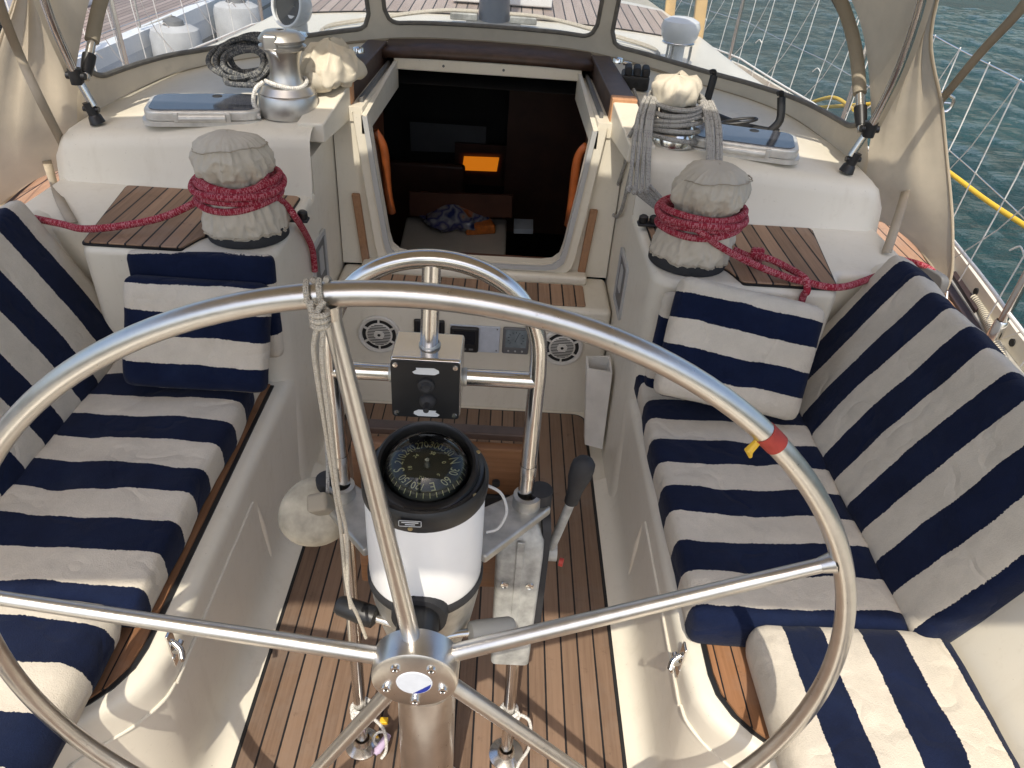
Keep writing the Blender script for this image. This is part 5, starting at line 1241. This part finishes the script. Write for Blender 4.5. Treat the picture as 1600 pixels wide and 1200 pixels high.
# genoa block behind the right backrest
gb = Z(1448, 438, DZ+.06); gt = thing('sheet_block', 'grey sheet block with red rope on deck behind the right backrest', 'block', gb)
MB().prism(roundpoly(rect(-.07, .07, -.035, .04), .03), -.012, .012, lambda a, b_, t_: gb+V(t_+a*.3, -a*.9, b_)).build('block_cheek', 'grey', gt, bevel=.004)
MB().tube(cr([gb+V(-.10, .13, .0), gb+V(-.05, .07, .03), gb+V(.0, .0, .035), gb+V(.02, -.05, .0), gb+V(-.01, -.04, -.04)], 6), .009, 10).build('red_line', 'red', gt)
MB().tube([X(1480, 455, gb.x+.06), X(1476, 500, gb.x+.06), X(1486, 545, gb.x+.05)], .004, 8).build('shackle_pin', 'chrome', gt)
o = MB().prism([(p.x, p.y) for p in (Z(1484, 430, DZ+.01), Z(1496, 428, DZ+.01), Z(1534, 482, DZ+.01), Z(1522, 490, DZ+.01))], DZ+.004, DZ+.022).build('genoa_track', 'stain', root=Z(1500, 450, DZ)); tag(o, 'dark genoa track on the right side deck beside the cream rope', 'track')
# cowl vents on the coachroof, forward of the hood
def cowl(c, label, face, white):
    t = thing('cowl_vent', label, 'vent', c, 'cowl vents forward of the spray hood')
    m2 = 'gelw'
    MB().lathe([(.05, 0), (.05, .015), (.036, .03), (.036, .09)], c, n=28, cap=False).build('vent_pipe', m2, t)
    f = Vector(face).normalized(); top_ = c+V(0, 0, .115)
    q = MB(); q.lathe([(.075, .05), (.080, .045), (.078, .03), (.070, .0), (.055, -.03), (.030, -.048), (.002, -.052)], top_, f, 36, cap=False); q.build('cowl', m2, t)
    MB().lathe([(.002, .012), (.073, .036)], top_, f, 32, cap=False).build('cowl_mouth', 'slot' if not white else 'gelw', t)
    q = MB(); q.tube([top_+f*.05+V(0, 0, 0)+(Vector(f).orthogonal().normalized()*math.cos(a)+f.cross(Vector(f).orthogonal().normalized())*math.sin(a))*.076 for a in [2*PI*i/32 for i in range(32)]], .006, 8, closed=True); q.build('cowl_rim', m2, t)
cowl(Z(468, 62, zr(.7, 3.35)), 'white cowl vent with dark open mouth left of the mast', (-.55, -.85, .25), False)
vc = Z(1054, 98, zr(.72, 3.3)); t = thing('dome_vent', 'white dome shaped vent on a steel stand right of the mast', 'vent', vc)
MB().lathe([(.02, .075), (.058, .078), (.072, .10), (.078, .135), (.070, .155), (.045, .168), (.002, .172)], vc, n=36, cap=False).build('dome', 'gelw', t)
MB().tube([vc+V(math.cos(a)*.06, math.sin(a)*.06, .077) for a in [2*PI*i/24 for i in range(24)]], .005, 8, closed=True).build('stand_ring', 'chrome', t)
for k in range(3): MB().cyl(vc+V(math.cos(k*2.1)*.055, math.sin(k*2.1)*.055, 0), vc+V(math.cos(k*2.1)*.055, math.sin(k*2.1)*.055, .078), .006, n=10).build('stand_leg', 'chrome', t)
MB().cyl(vc, vc+V(0, 0, .08), .03, n=16).build('vent_pipe', 'gelw', t)
tw = Z(458, 42, 1.16); q = MB(); q.cyl(V(tw.x, tw.y, 1.03), V(tw.x, tw.y, 1.13), .007, n=12); q.lathe([(.0, .012), (.040, .008), (.044, .0), (.040, -.004), (0, -.004)], V(tw.x, tw.y, 1.135), n=24, cap=False)
o = q.build('vent_cap', 'chrome', root=V(tw.x, tw.y, 1.04)); tag(o, 'small steel mushroom cap in front of the white cowl vent', 'vent')
# mast foot with lines
mf = V(XC, 3.62, zr(0, 3.62)); mt = thing('mast', 'dark blue mast foot with deck organisers seen through the centre window', 'mast', mf)
MB().lathe([(.080, 0), (.080, 6.5)], mf, n=24, fn=lambda p, a, z: V(p.x*.85, p.y*1.3, p.z)).build('mast_tube', mat('mast_blue', (.055, .07, .10), .4), mt)
MB().box(mf+V(0, -.02, .008), (.24, .20, .016)).build('mast_step', 'grey', mt, bevel=.004)
for s in (-1, 1):
    MB().box(mf+V(s*.13, -.05, .03), (.12, .06, .030)).build('organiser', 'alup', mt, bevel=.006)
    for k in (0, 1):
        q = MB(); q.tube(cr([mf+V(s*.07, -.03-.03*k, .05), mf+V(s*.25, -.05-.035*k, .045), S(s, .55, 3.50-.05*k, zr(.55, 3.5)+.02), S(s, .70, 3.35-.05*k, zr(.7, 3.3)+.015), S(s, .56, 3.0, zr(.56, 3.0)+.012)], 8), .006, 8); o = q.build('halyard', 'cord', root=mf); tag(o, '%s beige halyard running from the mast foot to the %s' % (('upper', 'lower')[k], 'left' if s < 0 else 'right'), 'rope', 'halyards led aft from the mast')
# fore hatch seen through the centre window
fh = V(XC+.03, 4.15, zr(0, 4.1)+.01); t = thing('fore_hatch', 'cream framed fore hatch on the teak coachroof behind the mast', 'hatch', fh)
MB().prism(rect(fh.x-.24, fh.x+.24, fh.y-.2, fh.y+.3), fh.z, fh.z+.05).build('hatch_frame', 'gelw', t, bevel=.008)
MB().prism(rect(fh.x-.19, fh.x+.19, fh.y-.16, fh.y+.26), fh.z+.05, fh.z+.054).build('hatch_lens', 'smoke', t)
# boards stowed against the right rail
for (px, yb_, lab) in ((1040, 4.55, 'pale wooden board stowed upright on the right side deck, the farther one'), (1086, 3.95, 'pale wooden board stowed upright on the right side deck, the nearer one')):
    p = Y(px, 60 if px < 1060 else 75, yb_); o = MB().box(V(p.x, p.y, 1.0), (.055, .03, .72), Matrix.Rotation(R(-4), 3, 'Y')).build('wooden_board', 'wood', root=V(p.x, p.y, DZ), bevel=.005); tag(o, lab, 'board', 'wooden boards by the right rail')
# white pole along the right side deck
o = MB().tube([X(1010, 25, 1.0), X(1110, 95, 1.28)], .022, 14).build('white_pole', 'gelw', root=X(1060, 60, 1.1)); tag(o, 'white tube lying along the right deck behind the dome vent', 'pole')
o = MB().tube([V(1.14, 3.1, .80), V(1.30, 2.75, .70)], .03, 14); o = o.build('white_pole', 'gelw', root=V(1.2, 2.9, .75)); tag(o, 'short white tube end on the right deck beside the hood base', 'pole')

# ------------------------------------------------------------------ the neighbouring boat on the left
nx = -2.35; nb = thing('neighbouring_yacht', 'white neighbouring yacht with weathered teak deck moored on the left', 'yacht', V(nx-1.2, 4, -.62))
nyy = [-1, 1, 3, 5, 7, 9, 11]
bulge = lambda y: .10*(1-((y-4.5)/6)**2)
MB().grid([[V(nx+bulge(y)+a, y, z) for a, z in ((-.02, .60), (.0, .55), (.0, .30), (-.06, -.1), (-.20, -.7))] for y in nyy]).build('hull', 'hullw', nb)
MB().grid([[V(nx+bulge(y)+a, y, z) for a, z in ((-.10, .60), (-.10, .665), (-.04, .67), (-.015, .665), (-.01, .57))] for y in nyy]).build('toe_rail', 'gelw', nb)
MB().grid([[V(nx+bulge(y)+a, y, .60) for a in (-.09, -1.2)] for y in nyy]).build('teak_deck', teak('neighbour_teak', 0, .052, 0, (.20, .15, .13), (.34, .27, .24), seam=.07), nb)
MB().grid([[V(nx+bulge(y)+a, y, z) for a, z in ((.002, .46), (.004, .445), (.002, .43))] for y in nyy]).build('rubbing_line', 'grey', nb)
MB().prism(rect(nx-1.9, nx-.78, 1.5, 6.2), .58, 1.0).build('cabin_top', 'gelw', nb, bevel=.05)
def fender(y, z, r_, h_, lab):
    c0 = V(nx+bulge(y)+r_+.02, y, z); t = thing('fender', lab, 'fender', c0-V(0, 0, h_/2), 'fenders between the two yachts')
    MB().lathe([(.002, -h_/2), (r_*.6, -h_/2+.02), (r_, -h_/2+.10), (r_, h_/2-.05), (r_*.93, h_/2-.015), (r_*.7, h_/2+.005), (.02, h_/2+.015)], c0, n=28, cap=False).build('fender_body', 'fend', t)
    MB().lathe([(r_*.45, h_/2+.0), (r_*.38, h_/2+.035), (.03, h_/2+.05), (.02, h_/2+.055)], c0, n=20, cap=False).build('fender_cap', 'grey', t)
    MB().tube([c0+V(0, 0, h_/2+.06), V(nx+bulge(y)-.04, y, .68), V(nx+bulge(y)-.05, y+.02, 1.2)], .007, 8).build('fender_line', 'greyrope', t)
fender(4.95, .40, .15, .60, 'pale grey fender hanging on the neighbouring hull behind the left window')
fender(6.1, .30, .17, .75, 'light fender hanging farther forward behind the white cowl vent')
# black ropes on the neighbour's rail
o = MB().tube(cr([V(nx-.05, 3.9, 1.25), V(nx-.02, 3.95, .9), V(nx+.03, 4.02, .70), V(nx+.05, 4.1, .95), V(nx-.02, 4.15, 1.2), V(nx+.0, 4.05, .8), V(nx+.06, 4.0, .4), V(nx+.07, 4.12, .1)], 8), .013, 8).build('black_line', 'darkrope', root=V(nx, 4, .7)); tag(o, 'dark rope hanging over the neighbouring toe rail behind the left window', 'rope')
c0 = X(14, 62, -1.55); q = MB()
for i in range(7): q.tube(cr([c0+V(math.cos(a)*.035, .01*i-.03+.01*math.sin(a), math.sin(a)*.06-.01*i) for a in [2*PI*j/10 for j in range(10)]], 3, True), .008, 8, closed=True)
q.tube(cr([c0+V(0, 0, -.05), c0+V(.01, 0, -.16), c0+V(.0, 0, -.27)], 6), .008, 8); q.tube(cr([c0+V(.02, 0, -.05), c0+V(.05, 0, -.12), c0+V(.06, 0, -.18)], 6), .008, 8)
o = q.build('black_rope_bundle', 'darkrope', root=c0); tag(o, 'black rope bundle hung on the guard rail at the far left edge', 'rope')
for o in list(bpy.data.objects):
    if '_b' in o.keys(): del o['_b']
